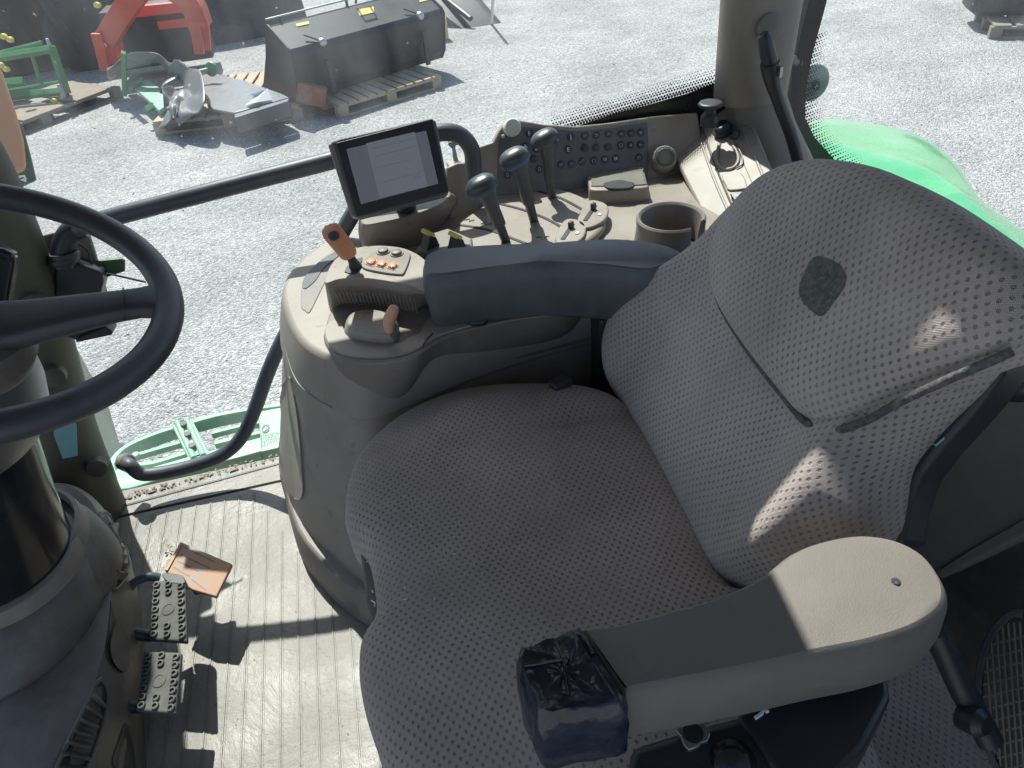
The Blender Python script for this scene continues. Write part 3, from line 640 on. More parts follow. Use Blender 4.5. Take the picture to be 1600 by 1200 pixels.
# forward/reverse stick: orange grip on a black stem
js = MB().tube([W(556, 418, z=.668), W(551, 408, z=.682), W(545, 396, z=.700)], [.012, .008, .007], 16).build('stick_stem', M['black'], sc, .001)
a0, a1 = W(546, 398, z=.698), W(514, 356, z=.765); dd = (a1-a0)
sx = dd.normalized(); sy = (V((0, -1, .2)).cross(sx)).normalized(); sz = sx.cross(sy)
rg = []
for t, w, h in ((-.02, .6, .6), (0, .85, .85), (.08, 1, 1), (.5, 1.08, .95), (.85, 1.12, .9), (.97, .95, .75), (1.02, .6, .5)):
    rg.append(oval(a0+dd*t, sy, sz, .0155*w, .0115*h, 24, 2.6))
grip = MB().loft(rg).build('orange_grip', M['orange'], sc)
nn = sz if sz.dot(CAM-a1) > 0 else -sz
c = a0+dd*.86+nn*.0095
MB().loft([oval(c, sx, sy, .010, .0095, 20), oval(c+nn*.0035, sx, sy, .0085, .008, 20)]).build('thumb_switch', M['lever'], grip, .001)
MB().prism(ZP(.6685), [(538, 424), (550, 408), (566, 402), (562, 414), (556, 426)], .0015, -.002, 2).build('stick_slot', M['black'], sc)

# lever dome with three curved slots
MB().prism(ZP(ZS+.018), [(690, 392), (697, 372), (712, 352), (740, 330), (785, 303), (830, 291), (870, 293), (910, 306), (938, 324), (946, 340), (942, 356), (915, 378), (860, 400), (760, 410)], 0, -.02, 5).build('lever_dome', M['beige'], sc, .008)
ZD = ZS+.019
for pts in ([(717, 351), (760, 358), (792, 369), (830, 384)], [(780, 318), (815, 327), (850, 340), (878, 355)], [(794, 290), (835, 297), (875, 309), (911, 328)]):
    MB().strip(line(ZP(ZD), pts, 6), .0065, -.002, .0006).build('lever_slot', M['black'], sc, smooth=0)
def lever(bx, by, kx, ky, zt, ring):
    B = W(bx, by, z=ZD); T = W(kx, ky, z=zt); d = T-B; L = d.length; u = d/L
    side = V((1, .25, 0)); side = (side-u*side.dot(u)).normalized(); fr = u.cross(side)
    lv = thing('control_lever', B, None, None); del lv
def lever(name_label, bx, by, kx, ky, zt, ring):
    B = W(bx, by, z=ZD); T = W(kx, ky, z=zt); d = T-B; u = d.normalized()
    side = (V((1, .25, 0))-u*V((1, .25, 0)).dot(u)).normalized(); fr = u.cross(side)
    rg = [oval(B+d*t, side, fr, a, b_, 20, 3) for t, a, b_ in ((-.05, .0085, .007), (.30, .0095, .008), (.31, .0125, .010), (.40, .0128, .011), (.60, .0125, .012), (.80, .0145, .014), (.93, .019, .017), (1.0, .0225, .019))]
    s = MB().loft(rg).build('control_lever', M['lever'], sc, .0015)
    s['label'] = name_label
    ax = (V((-.30, -.10, 1))).normalized(); e1 = (V((1, .1, .25))-ax*V((1, .1, .25)).dot(ax)).normalized(); e2 = ax.cross(e1)
    kr = []
    for k in range(13):
        th = math.pi*k/12; h = -math.cos(th)*(.0185 if k > 6 else .012); r = math.sin(th)**.75
        kr.append(oval(T+ax*(h+.006)+e1*(-.004), e1, e2, max(.0300*r, 1e-4), max(.0225*r, 1e-4), 28, 2.3))
    kn = MB().loft(kr).build('knob', M['lever'], s)
    if ring:
        MB().loft([oval(T+ax*h+e1*(-.004), e1, e2, .0300*q, .0225*q, 28, 2.3) for h, q in ((-.0035, .95), (-.001, 1.012), (.001, 1.012), (.0035, .985))]).build('ring', M[ring], kn)
lever('black lever with a teal line round its knob, nearest the screen', 790, 376, 757, 293, .735, 'teal')
lever('black lever with a blue line round its knob, in the middle', 834, 344, 808, 250, .745, 'bluering')
lever('black lever farthest back with a plain knob', 862, 308, 855, 220, .735, None)
# raised position marks beside the slots
for pts in ([(724, 344), (734, 342), (733, 346), (741, 343)], [(751, 350), (760, 346), (758, 352), (768, 348), (766, 352)], [(838, 371), (846, 369), (847, 374)], [(850, 370), (858, 369)]):
    MB().tube([W(x, y, z=ZD) for x, y in pts], .0009, 6).build('raised_mark', M['beige_dark'], sc)
# two little slide switches on bosses
for (bx, by, w) in ((893, 358, 1.0), (928, 329, 1.0)):
    MB().prism(ZP(ZD+.006), [(bx-26, by+14), (bx-12, by-14), (bx+6, by-16), (bx+22, by-8), (bx+20, by+10), (bx+4, by+22), (bx-14, by+26)], 0, -.008, 3).build('switch_boss', M['beige'], sc, .003)
    MB().strip([W(bx-14, by+16, z=ZD+.0065), W(bx+2, by-8, z=ZD+.0065)], .0085, -.001, .0008).build('switch_slot', M['black'], sc, smooth=0)
    MB().box(W(bx-1, by-6, z=ZD+.012), (.011, .008, .016), Matrix.Rotation(.6, 3, 'Z')).build('slide_knob', M['black'], sc, .0015)
    MB().box(W(bx+9, by+6, z=ZD+.007), (.008, .006, .002), Matrix.Rotation(.9, 3, 'Z')).build('mark', M['white'], sc)
# back panel with the buttons: a leaning wall along the window
FK = Plane((0, 1.505, ZS), (0.03, -1, .42))
bp_px = [(702, 345), (697, 290), (697, 262), (715, 254), (733, 254), (737, 240), (744, 230), (770, 222), (779, 205), (787, 193), (800, 187), (815, 188), (850, 194), (900, 197), (950, 192), (1018, 182), (1060, 178), (1090, 176), (1100, 240), (1095, 320), (1040, 330), (780, 350)]
MB().prism(FK, bp_px, 0, -.030).build('back_panel', M['beige'], sc, .004)
MB().prism(FK, [(776, 300), (779, 220), (788, 204), (802, 197), (850, 201), (900, 205), (950, 200), (1012, 190), (1014, 255), (1012, 280), (900, 296), (776, 306)], .0015, -.004).build('button_field', M['panelgrey'], sc, .001)
wk = MB().lathe(FK.at(799, 200, 0), FK.n, [(.019, 0), (.0185, .014), (.0165, .018), (0, .0185)], 30).build('white_knob', M['cream'], sc)
MB().box(FK.at(786, 213, .004), (.006, .003, .006)).build('lamp', M['cream'], sc)
btns = [(827, 209, 'F'), (892, 214, 'J'), (821, 229, 'A'), (838, 232, 'B'), (888, 234, 'E'), (834, 248, ''), (843, 264, ''), (793, 273, ''), (877, 257, ''), (893, 256, ''),
        (914, 212, '~'), (932, 211, '~'), (951, 209, '~'), (971, 209, '+'), (986, 208, '-'), (1001, 207, 'x'), (913, 231, ''), (931, 231, ''), (950, 230, ''), (970, 227, 'o'), (985, 227, '>'), (1001, 226, '<'),
        (909, 252, '/'), (928, 251, 'ring'), (945, 249, '10'), (962, 248, '50'), (998, 246, '~')]
def icon(F, x, y, h, kind, parent, mat=None, s=.0046):
    c = F.at(x, y, h); e1, e2 = F.e1, F.e2
    if e2.z < 0: e1, e2 = -e1, -e2
    mb = MB(); bw = .0009
    def bar(u0, v0, u1, v1):
        mb.strip([c+e1*u0*s+e2*v0*s, c+e1*u1*s+e2*v1*s], bw, 0, .0004, F.n)
    if kind == '+': bar(-1, 0, 1, 0); bar(0, -1, 0, 1)
    elif kind == '-': bar(-1, 0, 1, 0)
    elif kind == 'x':
        for k in range(3): bar(math.cos(k*1.05), math.sin(k*1.05), -math.cos(k*1.05), -math.sin(k*1.05))
    elif kind in '><':
        q = 1 if kind == '>' else -1; bar(-.8*q, 0, .8*q, 0); bar(.8*q, 0, .1*q, .6); bar(.8*q, 0, .1*q, -.6)
    elif kind in ('o', 'ring'):
        for k in range(10):
            if k in (2, 7): continue
            bar(math.cos(k*.628)*.9, math.sin(k*.628)*.9, math.cos((k+1)*.628)*.9, math.sin((k+1)*.628)*.9)
    elif kind == '/': bar(-1.3, -.6, -.1, .1); bar(-.1, -.1, 1.3, .9)
    elif kind == '~': bar(-1, -.5, -.2, -.5); bar(-.2, -.5, -.2, .4); bar(-.2, .4, .5, .4); bar(.5, .4, 1, -.4); bar(-.9, .3, -.5, .6)
    elif kind == 'drop':
        for a_, b_ in (((0, 1), (.6, 0)), ((.6, 0), (.4, -.8)), ((.4, -.8), (-.4, -.8)), ((-.4, -.8), (-.6, 0)), ((-.6, 0), (0, 1))): bar(*a_, *b_)
    mb.build('icon', mat or M['blueprint'], parent, smooth=0)
for x, y, s in btns:
    b = MB().lathe(FK.at(x, y, .0015), FK.n, [(.0088, 0), (.0088, .0016), (.0075, .0024), (0, .0024)], 22).build('round_button', M['btn'], sc)
    if s in ('F', 'J', 'A', 'B', 'E', '10', '50'):
        text('letter', s, FK, x, y, .0042, .0125 if len(s) == 1 else .009, M['white'], b)
    elif s: icon(FK, x, y, .0042, s, b)
icon(FK, 843, 264, .0042, 'drop', sc); icon(FK, 793, 273, .0042, 'drop', sc); icon(FK, 834, 248, .0042, '~', sc, M['teal']); icon(FK, 877, 257, .0042, '~', sc); icon(FK, 893, 256, .0042, '~', sc)
# tray lid
MB().prism(ZP(ZS+.030), [(917, 268), (922, 261), (1000, 260), (1006, 265), (1011, 285), (1008, 293), (930, 297), (920, 288)], 0, -.034, 3, 1.03).build('ash_tray', M['beige'], sc, .005)
FT = ZP(ZS+.0315)
tl = MB().prism(FT, [(922, 267), (926, 264), (1000, 263), (1004, 267), (1008, 283), (1004, 288), (930, 290), (925, 286)], .001, -.002, 3).build('tray_lid', M['dash'], sc, .001)
MB().prism(FT, [(943, 287), (955, 283), (968, 281), (980, 283), (991, 286), (984, 293), (952, 294)], .002, -.004, 3).build('finger_notch', M['black'], tl)
# round outlet on a boss in the rear corner
ax = V((-.25, -1, .75)).normalized(); oc = FK.at(1039, 245, .028)
MB().tube([oc-ax*.06, oc-ax*.03, oc-ax*.012, oc-ax*.004, oc], [.034, .031, .028, .026, .023], 30).build('outlet_boss', M['beige'], sc)
ou = MB().lathe(oc, ax, [(.021, -.008), (.021, .002), (.0165, .004), (.0160, -.002)], 30, caps=False).build('outlet_ring', M['teal'], sc)
MB().lathe(oc, ax, [(.0165, -.010), (.0165, -.001), (0, -.0015)], 30).build('outlet_cap', M['black'], ou)
# cup holder: an open-fronted cup
CC = (W(995, 340, z=.645)+W(1103, 345, z=.645))/2; CR = (W(995, 340, z=.645)-W(1103, 345, z=.645)).length/2
cup = MB(); N = 44; g0, g1 = math.radians(-78), math.radians(-38)
rings = []
for i in range(N+1):
    a = g1+(math.tau-(g1-g0))*i/N; c_, s_ = math.cos(a), math.sin(a)
    prof = [(CR-.001, ZS-.004), (CR+.004, ZS+.01), (CR, .630), (CR+.001, .648), (CR-.003, .653), (CR-.008, .648), (CR-.012, .62), (CR-.013, ZS-.004)]
    rings.append([V((CC.x+c_*r, CC.y+s_*r, z)) for r, z in prof])
cup.loft(rings).build('cup_holder', M['beige_dark'], sc, .001)
MB().lathe((CC.x, CC.y, ZS), (0, 0, 1), [(CR-.011, 0), (CR-.011, .0015), (0, .0015)], 36).build('cup_inner_shade', M['black'], sc)  # black disc puts the shade inside the deep cup into colour
# sloping rear section with the power strip
FR = Plane((.66, 1.35, ZS-.006), (-.42, -.10, .90))
MB().prism(FR, [(1040, 190), (1062, 180), (1095, 166), (1135, 150), (1165, 165), (1240, 345), (1160, 420), (1105, 410), (1102, 365), (1090, 320), (1065, 270), (1045, 230)], 0, -.13).build('rear_section', M['beige'], sc, .006)
for pts in ([(1083, 183), (1100, 235), (1120, 290), (1148, 352)], [(1094, 180), (1112, 235), (1133, 290), (1158, 345)], [(1140, 172), (1165, 215), (1190, 270), (1206, 322)]):
    MB().tube(line(FR, pts, 4), .0032, 8).build('rail_moulding', M['beige'], sc)
MB().prism(FR, [(1098, 200), (1133, 193), (1145, 215), (1195, 330), (1160, 345), (1140, 310)], .003, -.002).build('power_strip', M['beige'], sc, .002)
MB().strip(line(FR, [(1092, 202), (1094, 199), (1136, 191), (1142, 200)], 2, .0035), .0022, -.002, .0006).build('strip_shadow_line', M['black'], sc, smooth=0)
for pts in ([(1098, 203), (1110, 240), (1130, 290), (1150, 336)],):
    MB().strip(line(FR, pts, 4, .0035), .0016, -.002, .0006).build('strip_gap', M['dash'], sc, smooth=0)
so = MB().lathe(FR.at(1131, 207, .003), FR.n, [(.022, 0), (.022, .010), (.017, .012), (.0165, .022), (.013, .024), (.0125, .016), (0, .014)], 26).build('power_socket', M['black'], sc)
MB().lathe(FR.at(1131, 205, .014), FR.n, [(.005, 0), (.005, .008), (0, .010)], 14).build('socket_pin', M['metal'], so)
MB().tube(catmull([FR.at(x, y, .008) for x, y in [(1140, 207), (1150, 203), (1156, 209), (1150, 217), (1141, 214)]], 4), .0022, 8).build('cap_strap', M['black'], so)
MB().tube(catmull([FR.at(x, y, .006) for x, y in [(1148, 222), (1158, 240), (1160, 256), (1150, 262)]], 4, False), .0018, 8).build('cap_cord', M['dash'], so)
MB().tube(catmull([FR.at(x, y, .004) for x, y in [(1124, 225), (1120, 250), (1130, 264), (1147, 262), (1154, 248), (1146, 228)]], 5, False), .0042, 10).build('oval_moulding', M['beige'], sc)
MB().prism(FR, [(1128, 272), (1158, 270), (1167, 290), (1166, 294), (1140, 297), (1134, 290)], .007, .001, 2).build('blank_cover', M['beige'], sc, .002)
rk = MB().prism(FR, [(1140, 302), (1166, 297), (1174, 310), (1150, 318)], .013, .001).build('rocker_switch', M['black'], sc, .002)
for x in (1151, 1163):
    MB().box(FR.at(x, 306-(x-1151)*.15, .0135), (.003, .006, .001)).build('mark', M['white'], rk)
kb = MB().lathe(W(1109, 182, y=1.50)-V((0, 0, .01)), V((0, 0, 1)), [(.020, -.01), (.019, .012), (.013, .020), (.012, .028), (.026, .032), (.028, .037), (.024, .041), (0, .040)], 9).build('clamp_knob', M['black'], sc, .002)
for (x, y) in ((1073, 240), (1057, 196)):
    MB().lathe(W(x, y, z=ZS+.06) if False else FR.at(x, y, .0), FR.n, [(.003, -.001), (.003, .0012), (0, .0015)], 10).build('plug', M['beige_dark'], sc)
# brown base block under the screen, small bracket, and the yellow switches
loft2('screen_base', M['beige_dark'], [(567, 350), (600, 346), (650, 334), (694, 316), (702, 300), (670, 292), (620, 300), (580, 312), (566, 330)], .665, [(568, 392), (610, 396), (660, 380), (708, 332), (716, 314), (680, 306), (620, 316), (580, 330), (564, 350)], ZS-.004, bev=.004)
MB().prism(ZP(.645), [(697, 252), (728, 242), (731, 252), (703, 260)], 0, -.03).build('bracket_ledge', M['beige'], sc, .002)
MB().tube([W(712, 250, z=.645), W(709, 232, z=.672), W(707, 226, z=.68)], [.006, .004, .009], 10).build('clamp_screw', M['black'], sc)
MB().box(W(708, 224, z=.685), (.022, .009, .010)).build('clamp_wing', M['black'], sc, .002)
MB().prism(ZP(.63), [(648, 392), (668, 366), (700, 356), (738, 372), (738, 396)], 0, -.045).build('switch_housing', M['beige_dark'], sc, .004)
for (x, y) in ((670, 376), (712, 380)):
    c = W(x, y, z=.642); rot = Matrix.Rotation(.5, 3, 'Z')
    w = MB(); w.add([c+rot@V(p) for p in [(-.018, -.012, -.02), (.018, -.012, -.02), (.018, .012, -.02), (-.018, .012, -.02), (-.002, -.011, .016), (.012, -.010, .006), (.012, .011, .006), (-.002, .011, .016)]], [(0, 3, 2, 1), (0, 1, 5, 4), (1, 2, 6, 5), (2, 3, 7, 6), (3, 0, 4, 7), (4, 5, 6, 7)])
    sw = w.build('rocker', M['black'], sc, .002)
    MB().box(c+rot@V((.001, 0, .0155)), (.020, .021, .009), rot @ Matrix.Rotation(.75, 3, 'Y')).build('yellow_cap', M['yellow'], sw, .002)
MB().box((.62, 1.06, .30), (.56, .06, .56)).build('side_gap_shade', M['black'], sc, .01)  # solid black box standing in for the shade of the gap

# ================================================================== screen
FM = Plane(W(614, 262, y=1.36), (-.05, -1, .62), (1, 0, 0))
mo = thing('touch_screen', W(614, 262, y=1.36), 'grey framed touch screen monitor standing on the console', 'monitor')
outer = [(516, 222), (530, 216), (672, 184), (681, 188), (702, 298), (698, 304), (560, 341), (552, 338)]
MB().prism(FM, outer, 0, -.035).build('casing', M['armdark'], mo, .004)
MB().prism(FM, [(524, 223), (676, 185), (701, 300), (557, 340)], .003, -.004).build('front_frame', M['black'], mo, .002)
MB().prism(FM, [(541, 233), (666, 204), (685, 287), (564, 319)], .0036, .001).build('display', M['screen2'], mo, smooth=0)
MB().prism(FM, [(572, 224), (648, 206), (668, 291), (593, 309)], .0040, .001).build('display_page', M['screen'], mo, smooth=0)
for a_, b_ in (((583, 232), (643, 217)), ((585, 245), (650, 228)), ((590, 262), (640, 250)), ((598, 285), (660, 268))):
    MB().strip([FM.at(*a_, .0042), FM.at(*b_, .0042)], .0012, -.0002, .0001, FM.n).build('screen_line', M['screen2'], mo, smooth=0)
MB().prism(FM, [(643, 275), (656, 272), (658, 279), (645, 282)], .0044, .004).build('screen_icon', M['blueprint'], mo, smooth=0)
MB().prism(FM, [(512, 226), (526, 219), (557, 340), (548, 338)], -.004, -.04).build('side_case', M['beige_dark'], mo, .003)
MB().tube([FM.at(630, 300, -.04), W(636, 335, z=.64)], .02, 16).build('neck', M['black'], mo)

# ================================================================== seat
SX = Plane((.36, .75, .48), (-.885, 0, .466), (0, 1, 0))   # backrest plane, leaning back
ds = thing('driver_seat', (.2, .7, .2), 'grey knit fabric driver seat with bolsters, backrest pad and armrests', 'seat')
F5 = ZP(.475)
def cush_bulge(u, v, r):
    # shallow sitting hollow, raised side bolster at the far edge
    h = -.020*math.exp(-(((u-.16)/.22)**2+((v-.68)/.16)**2))
    h += .020*math.exp(-((v-.93)/.06)**2)*(1 if u > .1 else max(0, (u+.05)/.15))
    h -= .008*math.exp(-((v-(.865-.02*(u-.2)))/.010)**2)*max(0, min(1, (u-.14)/.08))
    return h
cush = [(1160, 940), (1100, 810), (1040, 700), (985, 652), (930, 628), (868, 614), (800, 609), (735, 614), (670, 634), (610, 668), (566, 712), (545, 760), (539, 808), (545, 836), (561, 850), (572, 866), (582, 900), (588, 950), (583, 980), (566, 1008), (561, 1050), (570, 1110), (590, 1175), (630, 1280), (750, 1380), (1000, 1400), (1330, 1360), (1390, 1260), (1350, 1130), (1310, 1040), (1250, 970)]
pad('seat_cushion', F5, cush, .048, M['fabric_seat'], ds, side=.075, bulge=cush_bulge, n=5, p=5)
pad('seat_side', ZP(.27), [(1200, 1010), (1300, 985), (1440, 980), (1480, 1030), (1515, 1100), (1560, 1190), (1570, 1290), (1480, 1400), (1250, 1400), (1150, 1200)], .04, M['fabric_seat'], ds, side=.05, n=4, p=4)
MB().prism(ZP(.45), [(562, 860), (575, 850), (600, 870), (615, 960), (600, 1000), (583, 985), (572, 940)], 0, -.06).build('front_trim', M['dash'], ds, .004)
for pts in ([(574, 862), (576, 868)], [(572, 878), (578, 876), (574, 871)], [(581, 922), (583, 926)], [(580, 938), (586, 942), (585, 948)]):
    MB().tube([W(x, y, z=.4515) for x, y in pts], .0009, 6).build('trim_mark', M['white'], ds)
MB().prism(ZP(.40), [(575, 900), (600, 720), (700, 650), (850, 640), (960, 680), (1150, 930), (1400, 1300), (700, 1300)], 0, -.28).build('seat_base', M['black'], ds, .02)
# backrest: lower body, then the proud upper pad
def back_bulge(u, v, r):
    h = .030*math.exp(-((u-.25)/.07)**2)+.042*math.exp(-((u+.262)/.060)**2)*(1 if v > -.24 else max(0, 1-(-.24-v)/.10))
    return h*min(1, (1-r)*7)
back = [(1130, 905), (1080, 810), (1025, 706), (990, 650), (965, 600), (963, 555), (972, 510), (992, 472), (1030, 435), (1075, 405), (1115, 370), (1160, 320), (1215, 272), (1290, 256), (1370, 270), (1450, 306), (1530, 358), (1590, 405), (1608, 440), (1592, 495), (1545, 550), (1497, 608), (1440, 665), (1396, 722), (1382, 780), (1364, 840), (1295, 898), (1210, 925)]
pad('backrest', SX, back, .046, M['fabric'], ds, side=.06, bulge=back_bulge, n=4, p=6)
upper = [(1118, 420), (1124, 375), (1150, 325), (1195, 280), (1240, 258), (1295, 250), (1370, 262), (1450, 298), (1530, 350), (1597, 402), (1620, 440), (1616, 500), (1588, 542), (1530, 566), (1470, 590), (1400, 622), (1350, 650), (1300, 664), (1262, 652), (1225, 610), (1185, 560), (1150, 510), (1126, 465)]
up_ = pad('upper_back_pad', Plane(SX.p+SX.n*.044, SX.n, (0, 1, 0)), upper, .038, M['fabric'], ds, side=.05, n=4, p=6)
FSM = Plane(SX.p+SX.n*.0575, SX.n, (0, 1, 0))
MB().tube(catmull([FSM.at(x, y) for x, y in upper[-7:]+[upper[0]]] and [FSM.at(x, y) for x, y in [(1122, 400), (1116, 425), (1124, 470), (1148, 515), (1183, 566), (1223, 617), (1260, 660), (1300, 673), (1352, 658), (1402, 630), (1470, 598), (1530, 572), (1580, 550)]], 5, False), .0045, 10).build('crease_shade', M['patch'], up_)  # dark tube draws the shade in the crease between the pads
MB().prism(Plane(SX.p+SX.n*.0815, SX.n, (0, 1, 0)), [(1270, 403), (1290, 402), (1312, 413), (1322, 430), (1318, 450), (1300, 476), (1284, 494), (1266, 484), (1249, 462), (1252, 436)], .0008, -.003, 3).build('worn_badge', M['patch'], ds)
MB().prism(Plane(SX.p-SX.n*.035, SX.n), [(1545, 540), (1580, 552), (1562, 592), (1520, 645), (1470, 700), (1436, 745), (1420, 790), (1408, 850), (1340, 870), (1350, 780), (1420, 670)], 0, -.04).build('back_shell', M['black'], ds, .006)
FSH = Plane(SX.p-SX.n*.0345, SX.n)
for pts in ([(1472, 664), (1477, 668), (1474, 673), (1469, 669)], [(1455, 690), (1462, 696), (1476, 684)], [(1452, 684), (1450, 690)]):
    MB().tube([FSH.at(x, y, .001) for x, y in pts], .0011, 6).build('shell_mark', M['tagblue'], ds)
MB().prism(Plane(SX.p-SX.n*.10, SX.n), [(1130, 905), (1000, 640), (1000, 520), (1300, 300), (1560, 450), (1540, 560), (1420, 720), (1390, 850)], 0, -.06).build('back_frame', M['black'], ds, .02)
# far armrest
ar = MB()
top = [(664, 402), (668, 393), (690, 388), (750, 382), (830, 377), (910, 373), (975, 372), (1030, 379), (1060, 388), (1068, 400), (1050, 412), (1015, 420), (960, 414), (900, 411), (830, 412), (760, 418), (700, 426), (668, 428), (662, 416)]
a = catmull([W(x, y, z=.705) for x, y in top], 5)
dn = lambda d, g_: grow([p+V((0, 0, -d)) for p in a], g_)
ar.loft([growc(dn(.108, -.006), -.008), dn(.100, .0), dn(.065, .004), dn(.030, .006), dn(.012, .003), dn(.004, -.002), growc(a, -.010)])
q = ar.build('armrest', M['armdark'], ds, .004, smooth=50); q['label'] = 'dark padded armrest on the console side'
# near armrest with taped end
def slab(name, mat, top, zt, th, grow_=-.012, bev=.004, n=4, tilt=0):
    a = catmull([W(x, y, z=zt) for x, y in top], n)
    mid = [p+V((0, 0, -th*.5)) for p in a]; bt = [p+V((0, 0, -th)) for p in a]
    return MB().loft([grow(bt, grow_), grow([p+V((0, 0, -th*.85)) for p in a], .0), grow(mid, .003), grow([p+V((0, 0, -.012)) for p in a], .001), grow([p+V((0, 0, -.003)) for p in a], -.004), grow(a, -.007)]).build(name, mat, ds, .003, smooth=70)
q = slab('armrest', M['arm'], [(903, 982), (960, 970), (1040, 950), (1120, 926), (1190, 894), (1240, 856), (1290, 838), (1345, 830), (1400, 838), (1446, 862), (1476, 900), (1484, 930), (1474, 958), (1430, 986), (1360, 1008), (1280, 1024), (1200, 1042), (1100, 1062), (1000, 1080), (972, 1084), (940, 1040)], .705, .085)
q['label'] = 'beige grained armrest with a screw hole and a taped end'
MB().lathe(W(1400, 909, z=.705), (0, 0, 1), [(.0042, -.002), (.0042, .0006), (0, .0006)], 16).build('screw_hole', M['black'], q)
MB().lathe(W(1402, 911, z=.706), (0, 0, 1), [(.0022, -.002), (.0022, .0006), (0, .0010)], 10).build('screw', M['black'], q)
# tape wrap: faceted, wrinkled
rt = random.Random(5)
tp = [(808, 1022), (818, 1006), (850, 994), (905, 978), (925, 1000), (955, 1046), (978, 1088), (960, 1102), (900, 1112), (845, 1120), (828, 1090), (812, 1050)]
a = catmull([W(x, y, z=.712) for x, y in tp], 3)
tr = []
for dz, g_ in ((-.10, -.010), (-.085, .002), (-.06, .004), (-.035, .003), (-.015, .002), (-.004, -.002)):
    tr.append([p+V((rt.uniform(-1, 1), rt.uniform(-1, 1), rt.uniform(-1, 1)))*.0016 for p in growc([p+V((0, 0, dz)) for p in a], g_)])
ct = sum(a, V())/len(a)
for f_ in (.88, .74, .58, .42, .26, .12):
    tr.append([ct+(p-ct)*f_+V((0, 0, .0015*math.sin(p.x*260+f_*9)+rt.uniform(-1, 1)*.0011)) for p in a])
MB().loft(tr).build('tape_wrap', M['tape'], q, smooth=50)
for pts in ([(868, 1000), (880, 1030), (884, 1060), (888, 1086)], [(903, 982), (918, 1004), (926, 1022)], [(930, 1040), (948, 1068), (962, 1090)], [(820, 1040), (845, 1036), (880, 1030)]):
    MB().tube(line(ZP(.7135), pts, 4), .0014, 6).build('tape_fold', M['tape'], q)
# mounting below it
br = MB().prism(ZP(.60), [(985, 1165), (1100, 1130), (1180, 1110), (1250, 1120), (1260, 1200), (1100, 1300), (980, 1280)], 0, -.14).build('armrest_mount', M['black'], ds, .01)
FBK = ZP(.602)
MB().prism(FBK, [(1054, 1138), (1100, 1129), (1110, 1146), (1106, 1158), (1096, 1160), (1092, 1166), (1076, 1172), (1068, 1162), (1064, 1150)], .003, -.002).build('metal_bracket', M['metal'], br, .001)
MB().lathe(FBK.at(1083, 1146, .003), (0, 0, 1), [(.0095, 0), (.0095, .0006), (0, .0006)], 20).build('bracket_hole', M['black'], br)
MB().prism(ZP(.585), [(1150, 1115), (1215, 1085), (1250, 1075), (1310, 1048), (1385, 1035), (1392, 1090), (1350, 1170), (1290, 1230), (1220, 1220), (1180, 1160)], .02, -.05).build('lever_mount_and_shade', M['black'], ds, .006)  # mount, its black outline widened to cover a stray sunlit spot
for pts in ([(1192, 1106), (1190, 1115), (1180, 1122)], [(1196, 1112), (1200, 1110)]):
    MB().tube([W(x, y, z=.607) for x, y in pts], .0019, 6).build('seat_symbol', M['white'], ds)
MB().lathe(W(1143, 1190, z=.58), (-.3, -.5, .8), [(.022, 0), (.022, .02), (.016, .03), (0, .032)], 20).build('adjust_knob', M['gloss'], ds)
rl_ = random.Random(21); ft = MB()
for i in range(60):
    px, py = rl_.uniform(600, 1100), rl_.uniform(660, 1000); p = W(px, py, z=.5275)
    if p.y > .93: continue
    a_ = rl_.uniform(0, 3.1); L_ = rl_.uniform(.0015, .004); ft.tube([p, p+V((math.cos(a_)*L_*.5, math.sin(a_)*L_*.5, .0012)), p+V((math.cos(a_+.6)*L_, math.sin(a_+.6)*L_, .0006))], .00022, 4)
tag(ft.build('lint', M['white'], smooth=0), 'tiny pale lint on the seat cushion', kind='stuff')
# red seat belt buckle
sb = thing('seat_belt_buckle', W(862, 612, z=.47), 'black seat belt buckle with a red button beside the cushion', 'buckle')
MB().box(W(876, 612, z=.515), (.035, .022, .05), Matrix.Rotation(.4, 3, 'Z')).build('housing', M['black'], sb, .004)
MB().box(W(860, 610, z=.525), (.030, .010, .010), Matrix.Rotation(.4, 3, 'Z')).build('red_button', M['redp'], sb, .002)
tag(MB().strip(catmull([W(965, 560, x=.46), W(958, 590, x=.45), W(948, 615, x=.44), (.42, 1.0, .35)], 5, False), .004, -.02, .02, V((.3, -.6, .2)).normalized()).build('seat_belt', M['dash']), 'grey seat belt webbing beside the backrest', 'seat belt')

# ================================================================== rear of the cab
rw = thing('rear_cab_wall', (.9, .5, 0), 'shaded beige inner rear wall of the cab behind the seat', 'wall')
FW = Plane((.86, .5, .5), (-.80, -.1, .60))
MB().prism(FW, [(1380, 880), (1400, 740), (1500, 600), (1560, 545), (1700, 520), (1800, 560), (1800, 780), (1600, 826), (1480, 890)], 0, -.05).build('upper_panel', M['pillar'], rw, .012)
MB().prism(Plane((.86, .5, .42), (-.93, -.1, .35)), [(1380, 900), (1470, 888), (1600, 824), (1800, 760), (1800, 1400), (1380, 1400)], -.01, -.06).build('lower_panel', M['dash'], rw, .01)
MB().tube([FW.at(1470, 898, .0), FW.at(1530, 866, .004), FW.at(1610, 824, .006)], [.006, .010, .012], 12).build('edge_moulding', M['pillar'], rw)
MB().box((1.0, .55, .10), (.1, 1.3, 1.0)).build('inner_panel', M['black'], rw)
tag(MB().lathe(W(1592, 590, x=.80), (-.8, -.2, .6), [(.03, -.01), (.034, .0), (.03, .012), (.02, .02), (0, .022)], 24).build('cab_wall_fitting', M['lever']), 'dark round knob on the rear cab wall behind the backrest', 'knob')
